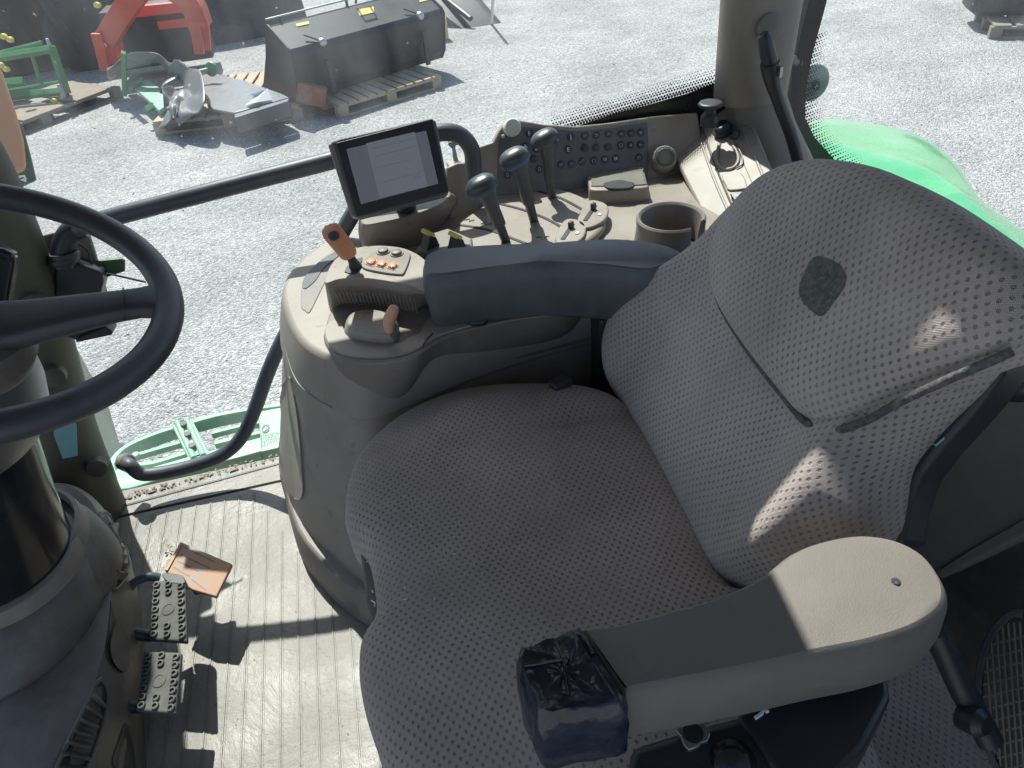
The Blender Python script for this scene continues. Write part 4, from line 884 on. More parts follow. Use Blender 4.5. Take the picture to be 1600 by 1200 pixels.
# net
nt = thing('storage_net', W(1560, 1080, x=.62), 'black ribbed mesh grille on the rear wall beside the seat', 'grille')
FN = Plane(W(1560, 1080, x=.60), (-.85, -.4, .45), (0, 1, 0))
MB().strip(catmull([FN.at(x, y) for x, y in [(1600, 960), (1575, 962), (1545, 1000), (1530, 1060), (1535, 1130), (1560, 1200), (1620, 1260)]], 5, False), .008, -.004, .004, FN.n).build('frame', M['black'], nt, .001)
nb = MB()
for i in range(9):
    nb.strip([FN.at(1540+i*9, 985-i*3+abs(4-i)*2), FN.at(1556+i*9, 1210)], .0022, -.001, .002, FN.n)
for i in range(11):
    nb.strip([FN.at(1533+abs(5-i)*1.2, 1010+i*20), FN.at(1640, 985+i*20)], .0022, -.003, 0, FN.n)
nb.build('mesh_bars', M['dash'], nt, smooth=0)
rl = thing('recline_rod', W(1510, 1060, x=.52), 'black rod with a clamp standing between the seat and the grille', 'rod')
MB().tube([W(1462, 985, x=.50), W(1500, 1070, x=.52), W(1548, 1160, x=.54)], .014, 16).build('rod', M['black'], rl)
MB().lathe(W(1530, 1130, x=.52), (.2, -.5, .3), [(.014, -.02), (.016, .0), (.010, .008), (0, .008)], 20).build('clamp', M['black'], rl)

# ================================================================== steering
WC = V((-.4349, .7866, .9460)); tt, ss = .3973, -.2423
WNn = V((math.sin(tt)*math.cos(ss), math.sin(tt)*math.sin(ss), math.cos(tt)))
we1 = WNn.cross(V((0, 1, 0))).normalized(); we2 = WNn.cross(we1); WR = .205
sw = thing('steering_wheel', WC, 'dark grey padded steering wheel with a broad spoke', 'steering wheel')
rg = []
for i in range(96):
    a = i*math.tau/96; d = we1*math.cos(a)+we2*math.sin(a)
    rg.append([WC+d*(WR+.0165*math.cos(k*math.tau/18))+WNn*.0150*math.sin(k*math.tau/18) for k in range(18)])
rg.append(rg[0]); MB().loft(rg, False, False).build('rim', M['wheelmat'], sw)
FWH = Plane(WC, WNn)
e = FWH.at(262, 470); h = WC-WNn*.05
dirs = (e-WC).normalized(); sd = WNn.cross(dirs).normalized()
def spoke(dirs, name):
    sd = WNn.cross(dirs).normalized(); rr_ = []
    for t, w, th, dz in ((.02, .040, .016, -.050), (.30, .032, .016, -.038), (.55, .025, .014, -.022), (.75, .021, .012, -.010), (.86, .021, .011, -.004), (.96, .028, .010, 0), (1.0, .034, .008, 0)):
        rr_.append(oval(WC+dirs*WR*t+WNn*dz, sd, WNn, w, th, 20, 3.4))
    s_ = MB().loft(rr_).build('spoke', M['wheelmat'], sw, .002)
    r2 = [oval(WC+dirs*WR*t+WNn*(-.0065+.0), sd, WNn, .0215, .0125, 20, 3.4) for t in (.772, .780)]
    MB().loft(r2).build('joint_ring', M['black'], s_)
spoke(dirs, 'a')
for k in (2.2, -2.2):
    spoke((Matrix.Rotation(k, 3, WNn) @ dirs).normalized(), 'b')
MB().lathe(WC-WNn*.07, WNn, [(.07, -.02), (.075, .0), (.066, .02), (.04, .028), (0, .03)], 36).build('hub', M['dash'], sw)
stc = thing('steering_column', (-.72, 1.0, 0), 'steering column of glossy black and grey collars on a wide vented base', 'steering column')
AX = V((.0, .0, 1)); CO = W(-45, 800, z=.45)
def R_at(px, py, z): return (W(px, py, z=z)-V((CO.x, CO.y, z))).length
def disc(levels, n=56):
    return MB().loft([[V((cx_+r*math.cos(k*math.tau/n), cy_+r*math.sin(k*math.tau/n), z)) for k in range(n)] for cx_, cy_, r, z in levels])
disc([(-.722, 1.003, .113, .33), (-.716, 1.006, .113, .40), (-.700, 1.012, .113, .50), (-.682, 1.018, .113, .60)]).build('gloss_drum', M['gloss'], stc)
disc([(-.682, 1.018, .108, .595), (-.678, 1.016, .128, .60), (-.668, 1.010, .140, .635), (-.650, 1.0, .138, .68), (-.625, .985, .125, .73), (-.60, .965, .105, .775), (-.57, .94, .08, .81), (-.53, .90, .06, .84)]).build('upper_shroud', M['lever'], stc, .003)
disc([(-.768, .975, .172, .235), (-.765, .976, .174, .262), (-.752, .982, .160, .285), (-.735, .99, .142, .322), (-.724, .998, .124, .338), (-.722, 1.003, .110, .342)]).build('lower_collar', M['dash'], stc, .002)
disc([(-.722, 1.001, .124, .330), (-.722, 1.002, .1255, .342), (-.720, 1.003, .122, .366), (-.719, 1.003, .114, .370)]).build('collar_trim', M['beige_dark'], stc)
MB().tube([V((-.56, .93, .79)), WC-WNn*.06], [.07, .05], 24).build('shaft_cover', M['lever'], stc)
MB().lathe((CO.x, CO.y, 0), AX, [(.158, .245), (.156, .28), (.148, .32), (.138, .338), (.128, .34)], 56).build('lower_collar', M['dash'], stc, .002)
MB().lathe((CO.x, CO.y, 0), AX, [(.138, .334), (.139, .346), (.134, .372), (.127, .374), (.123, .36)], 56, caps=False).build('collar_trim', M['beige_dark'], stc)
zt_, zb_ = .25, .0
btop = catmull([W(x, y, z=zt_) for x, y in [(60, 758), (101, 756), (135, 775), (158, 812), (172, 870), (172, 950), (160, 1030), (130, 1110), (80, 1190), (0, 1270), (-160, 1340), (-330, 1200), (-300, 900), (-100, 775)]], 8)
bbot = catmull([W(x, y, z=zb_) for x, y in [(110, 790), (150, 800), (180, 845), (198, 905), (208, 970), (214, 1040), (220, 1120), (226, 1200), (220, 1320), (150, 1450), (-160, 1500), (-330, 1300), (-300, 900), (-60, 800)]], 8)
NB = len(btop)
def BS(s_, t, out=0.0):
    """a point on the vented base: s_ round it (0..1), t up it"""
    f = (s_ % 1)*NB; i = int(f); u = f-i; a = bbot[i % NB].lerp(bbot[(i+1) % NB], u); b = btop[i % NB].lerp(btop[(i+1) % NB], u)
    q = a.lerp(b, t); cen = V((CO.x, CO.y, q.z)); d = (q-cen).normalized()
    return q+d*(.028*math.sin(math.pi*min(1, t*.9+.1))+out)+V((0, 0, .5*out))
MB().loft([[BS(i/NB, t) for i in range(NB)] for t in (0, .12, .3, .5, .7, .85, 1)]+[[p+(V((CO.x, CO.y, p.z))-p).normalized()*.03+V((0, 0, .006)) for p in btop], [p+(V((-.765, .976, p.z))-p)*.6+V((0, 0, .006)) for p in btop]]).build('vented_base', M['dash'], stc, .002)
def proj(p):
    c = ROT.transposed() @ (p-CAM); return (CX-c.x/c.z*FPX, CY+c.y/c.z*FPX)
_grid = [(i/360, k/24, proj(BS(i/360, k/24))) for i in range(0, 210) for k in range(25)]
def find(px, py):
    return min(_grid, key=lambda g_: (g_[2][0]-px)**2+(g_[2][1]-py)**2)[:2]
def on_base(pts, out=0.002, n=3, closed=True):
    c = [V((*find(x, y), 0)) for x, y in pts]
    return [BS(q.x, max(0, min(1, q.y)), out) for q in catmull(c, n, closed)]
def patch(name, pts, mat, parent, out=.002, th=.004, n=3):
    a = on_base(pts, out, n); b = on_base(pts, out-th, n)
    return MB().loft([b, a]).build(name, M[mat], parent)
def vent(quad, nl):
    """louvred outlet let into the base; quad: four corners in order along the two long sides"""
    A, B, C_, D_ = quad
    f = patch('vent', [A, B, C_, D_], 'black', stc, .0015, .004, 2)
    lp = on_base([A, B, C_, D_], .003, 4); lp.append(lp[0]); MB().tube(lp, .0035, 8).build('vent_frame', M['dash'], f)
    mix = lambda p, q, t: (p[0]*(1-t)+q[0]*t, p[1]*(1-t)+q[1]*t)
    for i in range(nl):
        t = (i+.6)/nl; e0, e1 = mix(A, B, t), mix(D_, C_, t); em = mix(e0, e1, .5)
        l_ = on_base([e0, em, e1], .003, 3, False); h_ = on_base([e0, em, e1], .016, 3, False)
        nx = on_base([mix(A, B, t+.5/nl), mix(mix(A, B, t+.5/nl), mix(D_, C_, t+.5/nl), .5), mix(D_, C_, t+.5/nl)], .004, 3, False)
        MB().loft([[a_, h__, n__] for a_, h__, n__ in zip(l_, h_, nx)]).build('louvre', M['dash'], f, .0008)
vent([(154, 806), (164, 902), (192, 908), (180, 835)], 6)
vent([(146, 1066), (88, 1196), (132, 1200), (168, 1090)], 7)
patch('side_opening', [(151, 945), (160, 940), (178, 968), (194, 1005), (200, 1035), (194, 1052), (172, 1035), (154, 1002)], 'black', stc, .0015, .003)
patch('opening_cover', [(178, 975), (192, 985), (200, 1018), (197, 1046), (186, 1046), (174, 1025), (172, 1000)], 'dash', stc, .006, .008)
patch('lower_opening', [(186, 1160), (196, 1130), (206, 1150), (212, 1200), (190, 1210), (178, 1190)], 'black', stc, .0015, .003)

# ================================================================== pedals
def brake_pedal(px, label, zt, zb):
    p = thing('brake_pedal', W(px[0][0], px[0][1], z=0), label, 'pedal', 'studded brake pedals')
    A, B, C_ = W(*px[0], z=zt), W(*px[1], z=zt), W(*px[2], z=zb)
    n = (B-A).cross(A-C_).normalized(); n = n if n.z > 0 else -n
    F = Plane(A, n, B-A)
    c = [(px[0]), (px[1]), (px[2]), (px[3])]
    MB().prism(F, c, 0, -.012).build('plate', M['rubber'], p, .004)
    st_ = MB()
    def bl(u, v):
        x = (px[0][0]*(1-u)+px[1][0]*u)*(1-v)+(px[3][0]*(1-u)+px[2][0]*u)*v
        y = (px[0][1]*(1-u)+px[1][1]*u)*(1-v)+(px[3][1]*(1-u)+px[2][1]*u)*v
        return x, y
    spots = [(.14, v) for v in (.09, .22, .36, .50, .63, .77, .91)]+[(.88, v) for v in (.09, .22, .35, .50, .63, .77, .91)]+[(.5, .07), (.5, .20), (.48, .76), (.48, .90)]
    for u, v in spots:
        x, y = bl(u, v)
        MB().lathe(F.at(x, y), F.n, [(.0068, -.001), (.0062, .0042), (.0038, .0046), (.0034, .001), (0, .001)], 14).build('stud', M['rubber'], p)
    x, y = bl(.5, .48)
    MB().lathe(F.at(x, y), F.n, [(.0125, -.001), (.012, .0012), (.010, .0014), (.0098, .0004), (0, .0004)], 20).build('round_mark', M['rubber'], p)
    mid = F.at(*bl(.5, .8), -.012)
    MB().tube(catmull([mid, mid+V((-.04, .01, -.02)), mid+V((-.10, .015, .02)), mid+V((-.2, .02, .08))], 4, False), .011, 12).build('pedal_arm', M['black'], p)
    return p, F
brake_pedal([(239, 906), (288, 908), (292, 1003), (232, 999)], 'dusty black studded brake pedal beside the orange pedal, with the sun on it', .165, .15)
brake_pedal([(224, 1017), (283, 1019), (274, 1116), (212, 1110)], 'second studded brake pedal, half shaded and nearer the bottom of the picture', .16, .145)
ap = thing('orange_pedal', W(300, 900, z=0), 'worn orange accelerator pedal with grooves worn pale', 'pedal')
A, B, C_ = W(286, 848, z=.145), W(363, 880, z=.125), W(336, 931, z=.12)
n = (B-A).cross(A-C_).normalized(); n = n if n.z > 0 else -n
FO = Plane(A, n, B-A)
MB().prism(FO, [(284, 847), (363, 881), (338, 932), (300, 921), (259, 893)], 0, -.010).build('plate', plastic('worn_orange', (.50, .27, .16), .6, dust=1.4, dustcol=(.40, .34, .29), dscale=16), ap, .002)
MB().strip([FO.at(284, 848, .001), FO.at(260, 892, .001)], .006, -.008, .002, FO.n).build('orange_edge', M['orange'], ap, .001)
for a_, b_ in (((289, 855), (336, 878)), ((283, 866), (328, 888)), ((277, 876), (310, 892)), ((272, 886), (296, 900)), ((300, 905), (322, 922))):
    MB().strip([FO.at(*a_, .0), FO.at(*b_, .0)], .0022, -.002, .0007, FO.n).build('groove', M['beige_dark'], ap, smooth=0)
MB().box(FO.at(320, 905, -.03), (.05, .04, .04)).build('hinge', M['black'], ap, .004)
cp = thing('pedal_arm_rod', W(230, 910, z=.1), 'curved steel arm reaching the brake pedal from under the dash', 'pedal arm')
MB().tube(catmull([W(198, 925, z=.16), W(212, 909, z=.17), W(232, 901, z=.17), W(250, 903, z=.16)], 5, False), .0085, 12).build('arm', M['tube'], cp)
MB().prism(ZP(.165), [(253, 898), (262, 895), (284, 899), (289, 908), (284, 912), (262, 909)], 0, -.02, 3).build('latch_plate', M['black'], cp, .003)

# ================================================================== bracket by the front pillar
bk = thing('mirror_bracket', W(110, 420, y=1.74), 'grey screwed bracket plate with a black box and bent arm beside the front pillar', 'bracket')
FBP = Plane(W(100, 400, y=1.555), (.1, -1, .25))
MB().prism(FBP, [(48, 372), (95, 360), (138, 362), (150, 400), (170, 470), (175, 510), (90, 510), (60, 430)], -.02, -.035).build('plate', M['pillar'], bk, .004)
MB().lathe(FBP.at(60, 378, -.02), FBP.n, [(.006, 0), (.006, .003), (0, .004)], 12).build('screw', M['metal'], bk)
MB().prism(FBP, [(86, 400), (120, 410), (160, 425), (162, 440), (158, 455), (165, 480), (172, 505), (176, 520), (120, 533), (84, 520), (84, 460)], .03, -.03, 0).build('black_box', M['black'], bk, .006)
MB().tube(catmull([FBP.at(*q_, .03) for q_ in [(100, 418), (98, 392), (104, 372), (112, 362), (122, 357), (130, 354)]], 5, False), .022, 16).build('bent_arm', M['black'], bk)
for q_ in ((100, 398), (100, 406)):
    MB().lathe(FBP.at(*q_, .03), (0.05, .15, 1), [(.028, -.006), (.030, 0), (.028, .006)], 20).build('collar', M['black'], bk)
MB().prism(FBP, [(118, 530), (165, 510), (176, 518), (175, 524), (118, 536)], .05, -.01).build('lower_lip', M['black'], bk, .004)
gl = tag(MB().prism(FBP, [(150, 408), (190, 404), (195, 407), (195, 424), (166, 434), (152, 420)], -.012, -.02).build('green_plate', M['dkgreen'], None, .002), 'small dark green plate sticking out behind the black box', 'plate')
tag(MB().tube(catmull([FBP.at(*q_, .0) for q_ in [(118, 378), (136, 390), (142, 408), (150, 424), (180, 430), (228, 441)]], 6, False), .0022, 8).build('thin_cable', M['black']), 'thin black cable hanging from the bracket', 'cable')
# far-left display edge and bonnet
ld = thing('dash_display', W(-10, 450, y=1.0), 'glossy black edge of a dash display at the left of the picture', 'display')
MB().prism(Plane(W(0, 450, y=1.05), (.3, -1, .4)), [(-80, 372), (6, 388), (23, 396), (24, 410), (8, 500), (-6, 528), (-80, 560)], 0, -.05).build('casing', M['gloss'], ld, .006)
MB().prism(Plane(W(0, 450, y=1.05), (.3, -1, .4)), [(-80, 392), (4, 402), (18, 410), (4, 494), (-80, 540)], .003, -.01).build('screen_face', M['black'], ld, .003)
tag(MB().box((-2.3, 1.35, -.15), (1.3, .9, .9)).build('tractor_bonnet', M['dkgreen'], None, .08), 'dark green tractor bonnet beyond the front pillar', 'bonnet')
tag(MB().prism(ZP(.02), [(0, 470), (80, 470), (150, 760), (200, 860), (150, 880), (-100, 900), (-200, 500)], 0, -.5).build('front_bulkhead', M['dkgreen']), kind='structure')

# ================================================================== yard: pallets and implements
def wood_pallet(label, o, ang_, L=1.2, D=.8, n=9, mat='wood', h=.144, group='wooden pallets in the yard'):
    """o: near left ground corner, ang_: heading of the long edge; slats run across"""
    R_ = Matrix.Rotation(ang_, 3, 'Z'); o = V(o)
    P = lambda x, y, z: o+R_@V((x, y, z))
    t = thing('wooden_pallet', o, label, 'pallet', group)
    r_ = random.Random(int(L*100+n))
    w = L/n*.80
    for i in range(n):
        x = L*(i+.5)/n
        MB().box(P(x, D/2, h-.011), (w*r_.uniform(.92, 1.02), D*r_.uniform(.985, 1.0), .022), R_).build('deck_board', M[mat], t, .002)
    for yy in (.07, D/2, D-.07):
        MB().box(P(L/2, yy, h-.034), (L, .1, .022), R_).build('stringer', M[mat], t, .002)
        MB().box(P(L/2, yy, .011), (L, .1, .022), R_).build('bottom_board', M[mat], t, .002)
        for xx in (.06, L/2, L-.06):
            MB().box(P(xx, yy, .0615), (.12, .1, .079), R_).build('block', M[mat], t, .002)
    return t, P, R_
g0, g1 = W(533, 186, z=G), W(690, 138, z=G); an = math.atan2((g1-g0).y, (g1-g0).x)
t, P, R_ = wood_pallet('wooden pallet carrying the big black bucket', g0, an, (g1-g0).length*1.02, .95, 11, 'wood')
# the loader bucket, lying on its pallet
bu = thing('loader_bucket', W(560, 130, z=G), 'big black loader bucket with small yellow labels lying on a pallet', 'bucket')
b0, b1 = W(470, 162, z=G+.15), W(694, 92, z=G+.15); bx = (b1-b0); BL = bx.length*1.0; bx.normalize(); by = V((-bx.y, bx.x, 0))
prof = [(.06, 0), (-.02, .10), (-.10, .50), (-.06, .56), (.30, .74), (.36, .73), (.40, .66), (.55, .40), (.80, .10), (.90, .0)]
def BP(t_, y_, z_): return b0+bx*t_+by*y_+V((0, 0, z_))
MB().loft([[BP(q_, y_, z_) for y_, z_ in prof] for q_ in (0, BL)]).build('shell', M['steel'], bu, .008, smooth=20)
for q_ in (-.012, BL+.012):
    MB().loft([[BP(q_+s_, y_*1.0-.01, z_*1.03) for y_, z_ in prof] for s_ in (-.01, .01)]).build('side_plate', M['steel'], bu, .004, smooth=20)
MB().tube([BP(.0, .34, .80), BP(BL*.5, .34, .80), BP(BL, .34, .80)], .010, 10).build('top_rod', M['metal'], bu)
for q_ in (.08, .5, .92):
    MB().box(BP(BL*q_, .33, .765), (.03, .03, .06)).build('rod_mount', M['steel'], bu)
MB().tube([BP(BL*.54, .27, .76), BP(BL*.54, .20, .86), BP(BL*.62, .20, .86), BP(BL*.62, .27, .77)], .012, 8).build('hook', M['steel'], bu)
slope = Plane(BP(0, .12, .645), ((by*-.45)+V((0, 0, .9))).normalized(), bx)
for px in ([(462, 37), (482, 33), (483, 37), (464, 41)], [(559, 15), (584, 10), (585, 19), (562, 24)], [(655, 0), (672, -4), (673, -1), (656, 3)]):
    lb = MB().prism(slope, px, .012, .0).build('yellow_label', M['yellow'], bu)
for q_ in (.19, .84):
    MB().tube([BP(BL*q_-.14, .02, .64), BP(BL*q_, -.08, .56)], .008, 8).build('latch_rod', M['steel'], bu)
    MB().lathe(BP(BL*q_, -.09, .55), -by, [(.045, -.02), (.04, .02), (.02, .035), (0, .035)], 16).build('latch_knob', M['metal'], bu)
    MB().box(BP(BL*q_, -.11, .2), (.05, .03, .35), Matrix.Rotation(math.atan2(bx.y, bx.x), 3, 'Z')).build('stiffener', M['steel'], bu)
tag(MB().box(BP(.10, -.10, .09), (.30, .10, .20), Matrix.Rotation(.35, 3, 'Y')).build('folded_cloth', plastic('rust_cloth', (.28, .09, .04), .7, dust=.4)), 'rust coloured folded piece leaning on the lower left of the bucket', 'cloth')

# pallet with green frame, grey plate and crumpled tarp
g0, g1 = W(243, 212, z=G), W(450, 190, z=G); an = math.atan2((g1-g0).y, (g1-g0).x)
t, P, R_ = wood_pallet('wooden pallet under the crumpled grey tarp', g0, an, (g1-g0).length*1.12, 1.6, 11, 'wood')
HZ = G+.144
pl = thing('grey_hood_panel', W(370, 160, z=HZ), 'flat grey panel with a folded rim lying on the pallet', 'panel')
MB().prism(ZP(HZ+.16), [(312, 118), (330, 113), (380, 125), (440, 146), (452, 152), (366, 176), (332, 170), (318, 150)], 0, -.03).build('sheet', M['tarp'], pl, .01)
MB().prism(ZP(HZ+.16), [(366, 178), (452, 153), (450, 158), (366, 184)], .02, -.14).build('front_rim', M['armdark'], pl, .01)
FWR = ZP(HZ+.18)
MB().add([FWR.at(383, 164), FWR.at(392, 146, .06), FWR.at(402, 150, .02), FWR.at(418, 138, .08), FWR.at(425, 156), FWR.at(400, 160, .05)], [(0, 1, 2), (2, 1, 3), (2, 3, 5), (3, 4, 5), (0, 2, 5)]).build('plastic_wrap', simple('white_film', (.65, .67, .7), .25), pl, smooth=0)
gf = thing('green_linkage', W(230, 150, z=HZ), 'light green linkage plates and post on the tarp pallet', 'linkage')
MB().prism(ZP(HZ+.08), [(205, 128), (232, 125), (262, 145), (268, 160), (248, 172), (236, 160), (215, 142)], 0, -.05).build('plate', M['mint'], gf, .01)
MB().tube([W(195, 148, z=HZ), W(193, 82, z=HZ+.52)], .035, 4).build('post', M['impl'], gf, .004)
MB().tube([W(205, 138, z=HZ+.1), W(222, 124, z=HZ+.12)], .03, 4).build('cross_bar', M['impl'], gf)
MB().tube([W(228, 172, z=HZ+.05), W(240, 165, z=HZ+.06)], .04, 4).build('foot', M['impl'], gf)
wh = MB().lathe(W(330, 108, z=HZ+.30), V((-.5, -.8, .3)), [(.075, -.02), (.08, 0), (.07, .02), (.03, .025), (0, .03)], 18).build('round_flange', M['impl'], gf)
MB().tube([W(305, 114, z=HZ+.28), W(328, 108, z=HZ+.30)], .025, 8).build('shaft', M['mint'], gf)
tp_ = thing('crumpled_tarp', W(280, 130, z=HZ), 'crumpled dark grey rubber tarp curling over the pallet', 'tarp')
def sheet(c1, c2, name, amp=.04, seed=0, mat='tarp'):
    n1 = 26; a = catmull(c1, 8, False); b = catmull(c2, 8, False); r_ = random.Random(seed); ph = [r_.uniform(0, 6) for _ in range(4)]
    rings = []
    for j in range(11):
        s = j/10; row = []
        for i in range(len(a)):
            t_ = i/(len(a)-1); p = a[i].lerp(b[i], s)
            w = math.sin(s*5+t_*7+ph[0])+.6*math.sin(s*11-t_*13+ph[1])+.4*math.sin(t_*23+ph[2])
            row.append(p+V((w*amp*.4, w*amp*.3, w*amp+math.sin(math.pi*s)*amp)))
        rings.append(row)
    o = MB().loft(rings, False, False, closed=False).build(name, M[mat], tp_, smooth=70)
    m_ = o.modifiers.new('thick', 'SOLIDIFY'); m_.thickness = .008; return o
sheet([W(166, 112, z=HZ+.25), W(205, 88, z=HZ+.42), W(248, 84, z=HZ+.44), (W(272, 104, z=HZ+.30)), W(278, 122, z=HZ+.2), W(254, 142, z=HZ+.12)],
      [W(172, 122, z=HZ+.02), W(210, 108, z=HZ+.25), W(245, 100, z=HZ+.30), W(262, 112, z=HZ+.2), W(262, 126, z=HZ+.05), W(250, 150, z=HZ+.02)], 'back_fold', .03, 1)
sheet([W(278, 100, z=HZ+.34), W(304, 110, z=HZ+.34), W(318, 134, z=HZ+.32), W(320, 156, z=HZ+.26), W(308, 176, z=HZ+.16), W(282, 192, z=HZ+.04)],
      [W(262, 112, z=HZ+.25), W(280, 124, z=HZ+.15), W(288, 142, z=HZ+.12), W(282, 158, z=HZ+.08), W(262, 170, z=HZ+.04), W(244, 202, z=HZ-.05)], 'front_fold', .03, 2)
sheet([W(252, 142, z=HZ+.30), W(256, 160, z=HZ+.22), W(262, 172, z=HZ+.16), W(272, 188, z=HZ+.10)],
      [W(290, 140, z=HZ+.05), W(300, 152, z=HZ+.10), W(296, 168, z=HZ+.10), W(284, 182, z=HZ+.06)], 'inner_fold', .03, 3)
# left: green frame on a brown pallet
g0 = W(72, 198, z=G); g1 = W(195, 150, z=G); an = math.atan2((g1-g0).y, (g1-g0).x)
wood_pallet('old brown pallet under the green tubular frame', g0-(g1-g0)*.9, an, (g1-g0).length*1.9, 1.0, 3, 'woodold')
ff = thing('green_mounting_rack', W(60, 150, z=G), 'green tubular mounting frame with yellow caps standing on a brown pallet', 'rack')
Fg = Plane(W(100, 150, z=HZ), (-.15, -1, .1))
def bar(name, a_, b_, r=.035, mat='impl', h=0): return MB().tube([Fg.at(*a_, h), Fg.at(*b_, h)], r, 4).build(name, M[mat], ff, .004)
bar('upright', (80, 72), (105, 146), .05); bar('top_bar', (-40, 96), (84, 76), .05); bar('back_bar', (-40, 92), (66, 66), .025, h=-.3); bar('bottom_bar', (-40, 156), (106, 142), .05)
bar('inner_bar', (50, 86), (64, 132), .025); bar('bottom_strip', (10, 142), (92, 128), .02, h=.1); bar('gusset', (-10, 132), (38, 128), .06)
bar('pin', (73, 60), (77, 70), .022, 'metal', .02)
for q_ in ((6, 57), (16, 62), (2, 102), (10, 108), (85, 158), (94, 164), (152, 8)):
    MB().lathe(Fg.at(*q_, .08), (-.3, -1, .2), [(.03, -.03), (.035, 0), (.03, .03), (0, .035)], 10).build('yellow_cap', M['yellow'], ff)
bar('hydraulic_pin', (92, 132), (101, 154), .03, 'metal', .08)
# red grapple
rg_ = thing('red_grapple', W(240, 110, z=G), 'red steel grapple with curved tines standing behind the tarp pallet', 'grapple')
Fr = Plane(W(240, 120, z=G), (-.15, -1, 0))
Fr = Plane(W(240, 140, z=G), (-.15, -1, 0))
def rstrip(name, pts, w, d=.10, off=0): return MB().strip([Fr.at(x, y, off) for x, y in pts], w, -d/2, d/2, Fr.n).build(name, M['red'], rg_, .008)
rstrip('arch', catmull([(170, 62, 0), (186, 30, 0), (212, -4, 0)], 4, False) and [(168, 60), (182, 36), (200, 8), (222, -18), (262, -22), (290, -6), (305, 14), (314, 40)], .24, .25)
rstrip('tine', [(150, 52), (156, 72), (165, 110)], .12, .06, .15); rstrip('tine', [(168, 50), (170, 76), (176, 100)], .12, .06, .05)
rstrip('tine', [(184, 54), (186, 76), (190, 96)], .10, .06, -.1); rstrip('tine', [(300, 30), (308, 58), (312, 84)], .12, .06, .1); rstrip('tine', [(316, 24), (320, 50), (322, 78)], .12, .06, .0)
rstrip('cross_beam', [(190, 20), (310, 8)], .12, .1, -.4); rstrip('back_beam', [(200, 44), (300, 34)], .10, .08, -.6)
MB().box(Fr.at(250, 50, -.8), (1.2, .5, .7)).build('dark_body', M['steel'], rg_, .02)
# big dark machine behind it
dm = thing('dark_machine', W(60, 60, z=G), 'large dark maroon and black farm machine at the back of the yard', 'machine')
c0 = W(60, 128, z=G); 
MB().box(c0+V((-.6, 1.2, .9)), (4.2, 1.6, 1.8), Matrix.Rotation(.2, 3, 'Z')).build('body', plastic('maroon_metal', (.030, .010, .010), .5, dust=.4, dustcol=(.07, .035, .03), dscale=3), dm, .05)
for k in range(5):
    MB().tube(catmull([c0+V((-1.8+k*.75, .2, 1.3)), c0+V((-1.7+k*.75, -.1, .8)), c0+V((-1.75+k*.8, .1, .3))], 5, False), .05+.02*(k % 2), 10).build('hose', M['steel'], dm)
MB().box(c0+V((-1.6, .5, 1.9)), (2.6, .3, .25), Matrix.Rotation(.2, 3, 'Z')).build('red_beam', M['red'], dm, .03)
for k in range(2):
    MB().lathe(c0+V((-1.2+1.9*k, .35, .45)), (0.2, -1, 0), [(.45, -.12), (.5, -.08), (.5, .08), (.45, .12), (.2, .13), (0, .1)], 28).build('wheel', M['steel'], dm, .02)
cv = thing('dark_canvas', W(390, 60, z=G), 'dark grey covered stack behind the bucket', 'canvas')
c0 = W(372, 66, z=G)
MB().loft([oval(c0+V((.1, .6, z_)), V((1, .2, 0)), V((-.2, 1, 0)), a_, b_, 20, 3) for z_, a_, b_ in ((0, .95, .55), (.4, .92, .5), (.8, .8, .45), (1.0, .5, .3))]).build('cover', plastic('dark_canvas', (.06, .06, .065), .6, grain=20, bump=.6, dust=.6, dustcol=(.16, .15, .15), dscale=5), cv)
# orange guard at the left edge
og = thing('orange_guard', W(20, 280, z=-.5), 'orange curved machine guard with a dark green edge at the left of the picture', 'guard')
Fo = Plane(W(20, 250, y=4.2), (.5, -1, .25))
MB().prism(Fo, [(-120, 60), (-20, 90), (4, 112), (24, 170), (38, 220), (42, 262), (36, 270), (20, 272), (-120, 290)], 0, -.06).build('guard_panel', M['orange'], og, .02)
MB().prism(Fo, [(20, 180), (36, 196), (48, 240), (58, 282), (36, 292), (-120, 310), (-120, 270), (20, 262)], -.04, -.14).build('green_edge', M['dkgreen'], og, .01)
MB().strip([Fo.at(x, y, -.035) for x, y in [(28, 283), (30, 276), (38, 275), (40, 279), (33, 281), (41, 283)]], .012, -.002, .004, Fo.n).build('white_mark', M['white'], og, smooth=0)
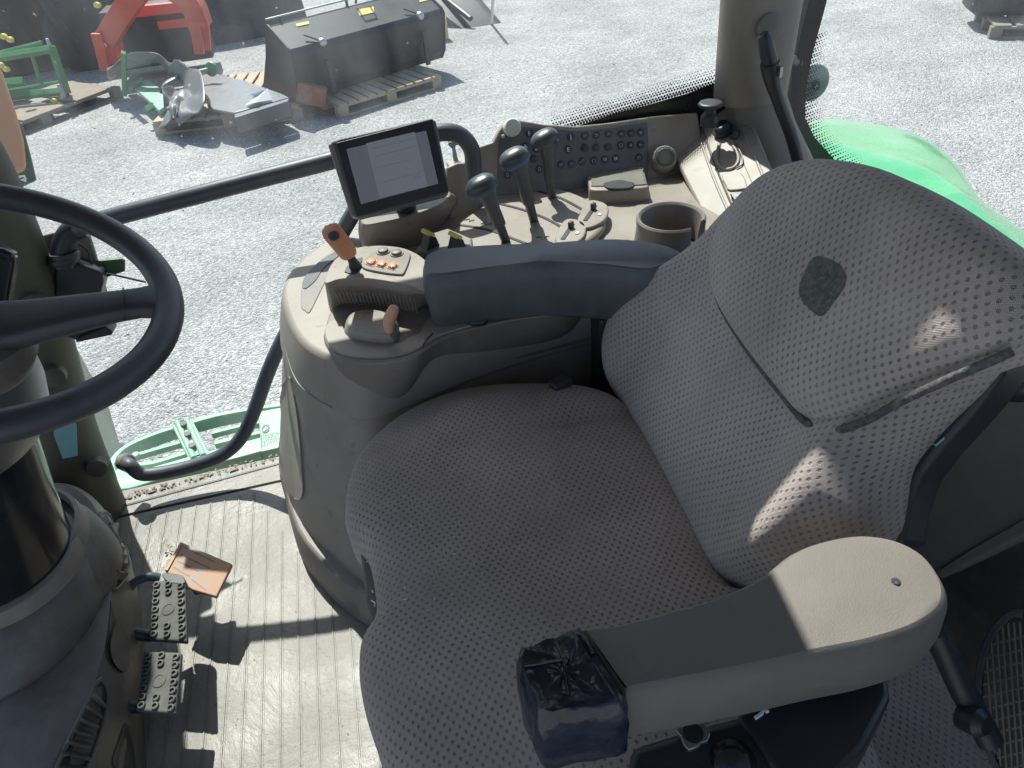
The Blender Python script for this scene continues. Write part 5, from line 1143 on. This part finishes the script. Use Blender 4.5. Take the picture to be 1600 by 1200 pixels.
# top middle: black blade, red parts, yellow stake
bl_ = thing('black_blade', W(745, 40, z=G), 'black slanted plough blade lying on the gravel beyond the bucket', 'blade')
c0 = W(752, 40, z=G)
MB().loft([oval(c0+V((0, 0, .0)), V((1, 0, 0)), V((0, 1, .2)), .30, .05, 12, 4), oval(c0+V((-.35, .6, .35)), V((1, 0, 0)), V((0, 1, .2)), .40, .06, 12, 4), oval(c0+V((-.8, 1.6, .6)), V((1, 0, 0)), V((0, 1, .2)), .35, .05, 12, 4)]).build('blade', M['steel'], bl_, .01)
MB().tube([c0+V((-.15, -.05, .12)), c0+V((-.9, 1.5, .72))], .04, 8).build('spine', M['steel'], bl_)
rp_ = thing('red_implement', W(705, 8, z=G), 'small red implement parts lying beyond the bucket', 'implement')
c0 = W(705, 14, z=G)
for k in range(4):
    MB().tube([c0+V((-.3+.25*k, .1*k, .05)), c0+V((-.2+.25*k, .3+.1*k, .35)), c0+V((0+.25*k, .6, .1))], .04, 6).build('tine', M['red'], rp_)
MB().tube([c0+V((-.5, .3, .2)), c0+V((.8, .6, .25))], .05, 8).build('beam', M['redp'], rp_)
tag(MB().tube([W(768, 38, z=G), W(771, -10, z=G+.55)], .02, 8).build('pale_stake', M['cream']), 'thin pale stake standing beside the black blade', 'stake')
tag(MB().box(W(693, 44, z=G+.14), (.10, .12, .28)).build('yellow_block', M['yellow'], None, .01), 'small yellow block beside the right end of the bucket', 'block')
dk = thing('dark_implement', W(840, -10, z=G), 'dark implement at the top edge of the picture beyond the blade', 'implement')
c0 = W(830, -20, z=G)
MB().box(c0+V((.4, .8, .5)), (1.8, .9, .9), Matrix.Rotation(.3, 3, 'Z')).build('body', M['steel'], dk, .05)
MB().tube([c0+V((-.4, .3, .1)), c0+V((.1, .5, .6)), c0+V((.7, .6, .7))], .06, 8).build('arm', M['steel'], dk)
# top right: dark machine part on a pallet
g0 = W(1545, 62, z=G); 
wood_pallet('grey pallet at the top right edge of the picture', g0, -.5, 1.3, .9, 6, 'woodold')
tr_ = thing('counterweight', g0+V((.3, .5, 0)), 'dark grey counterweight resting on the pallet at the top right', 'counterweight')
c0 = g0+V((.35, .25, .15))
MB().loft([oval(c0+V((.2, .2, z_)), V((1, -.5, 0)).normalized(), V((.5, 1, 0)).normalized(), a_, b_, 24, 5) for z_, a_, b_ in ((0, .38, .26), (.05, .45, .32), (.45, .45, .32), (.55, .38, .25))]).build('block', M['steel'], tr_, .01)
MB().tube([c0+V((-.1, .0, .5)), c0+V((.1, .1, .7)), c0+V((.4, .0, .68))], .04, 8).build('handle', M['metal'], tr_)
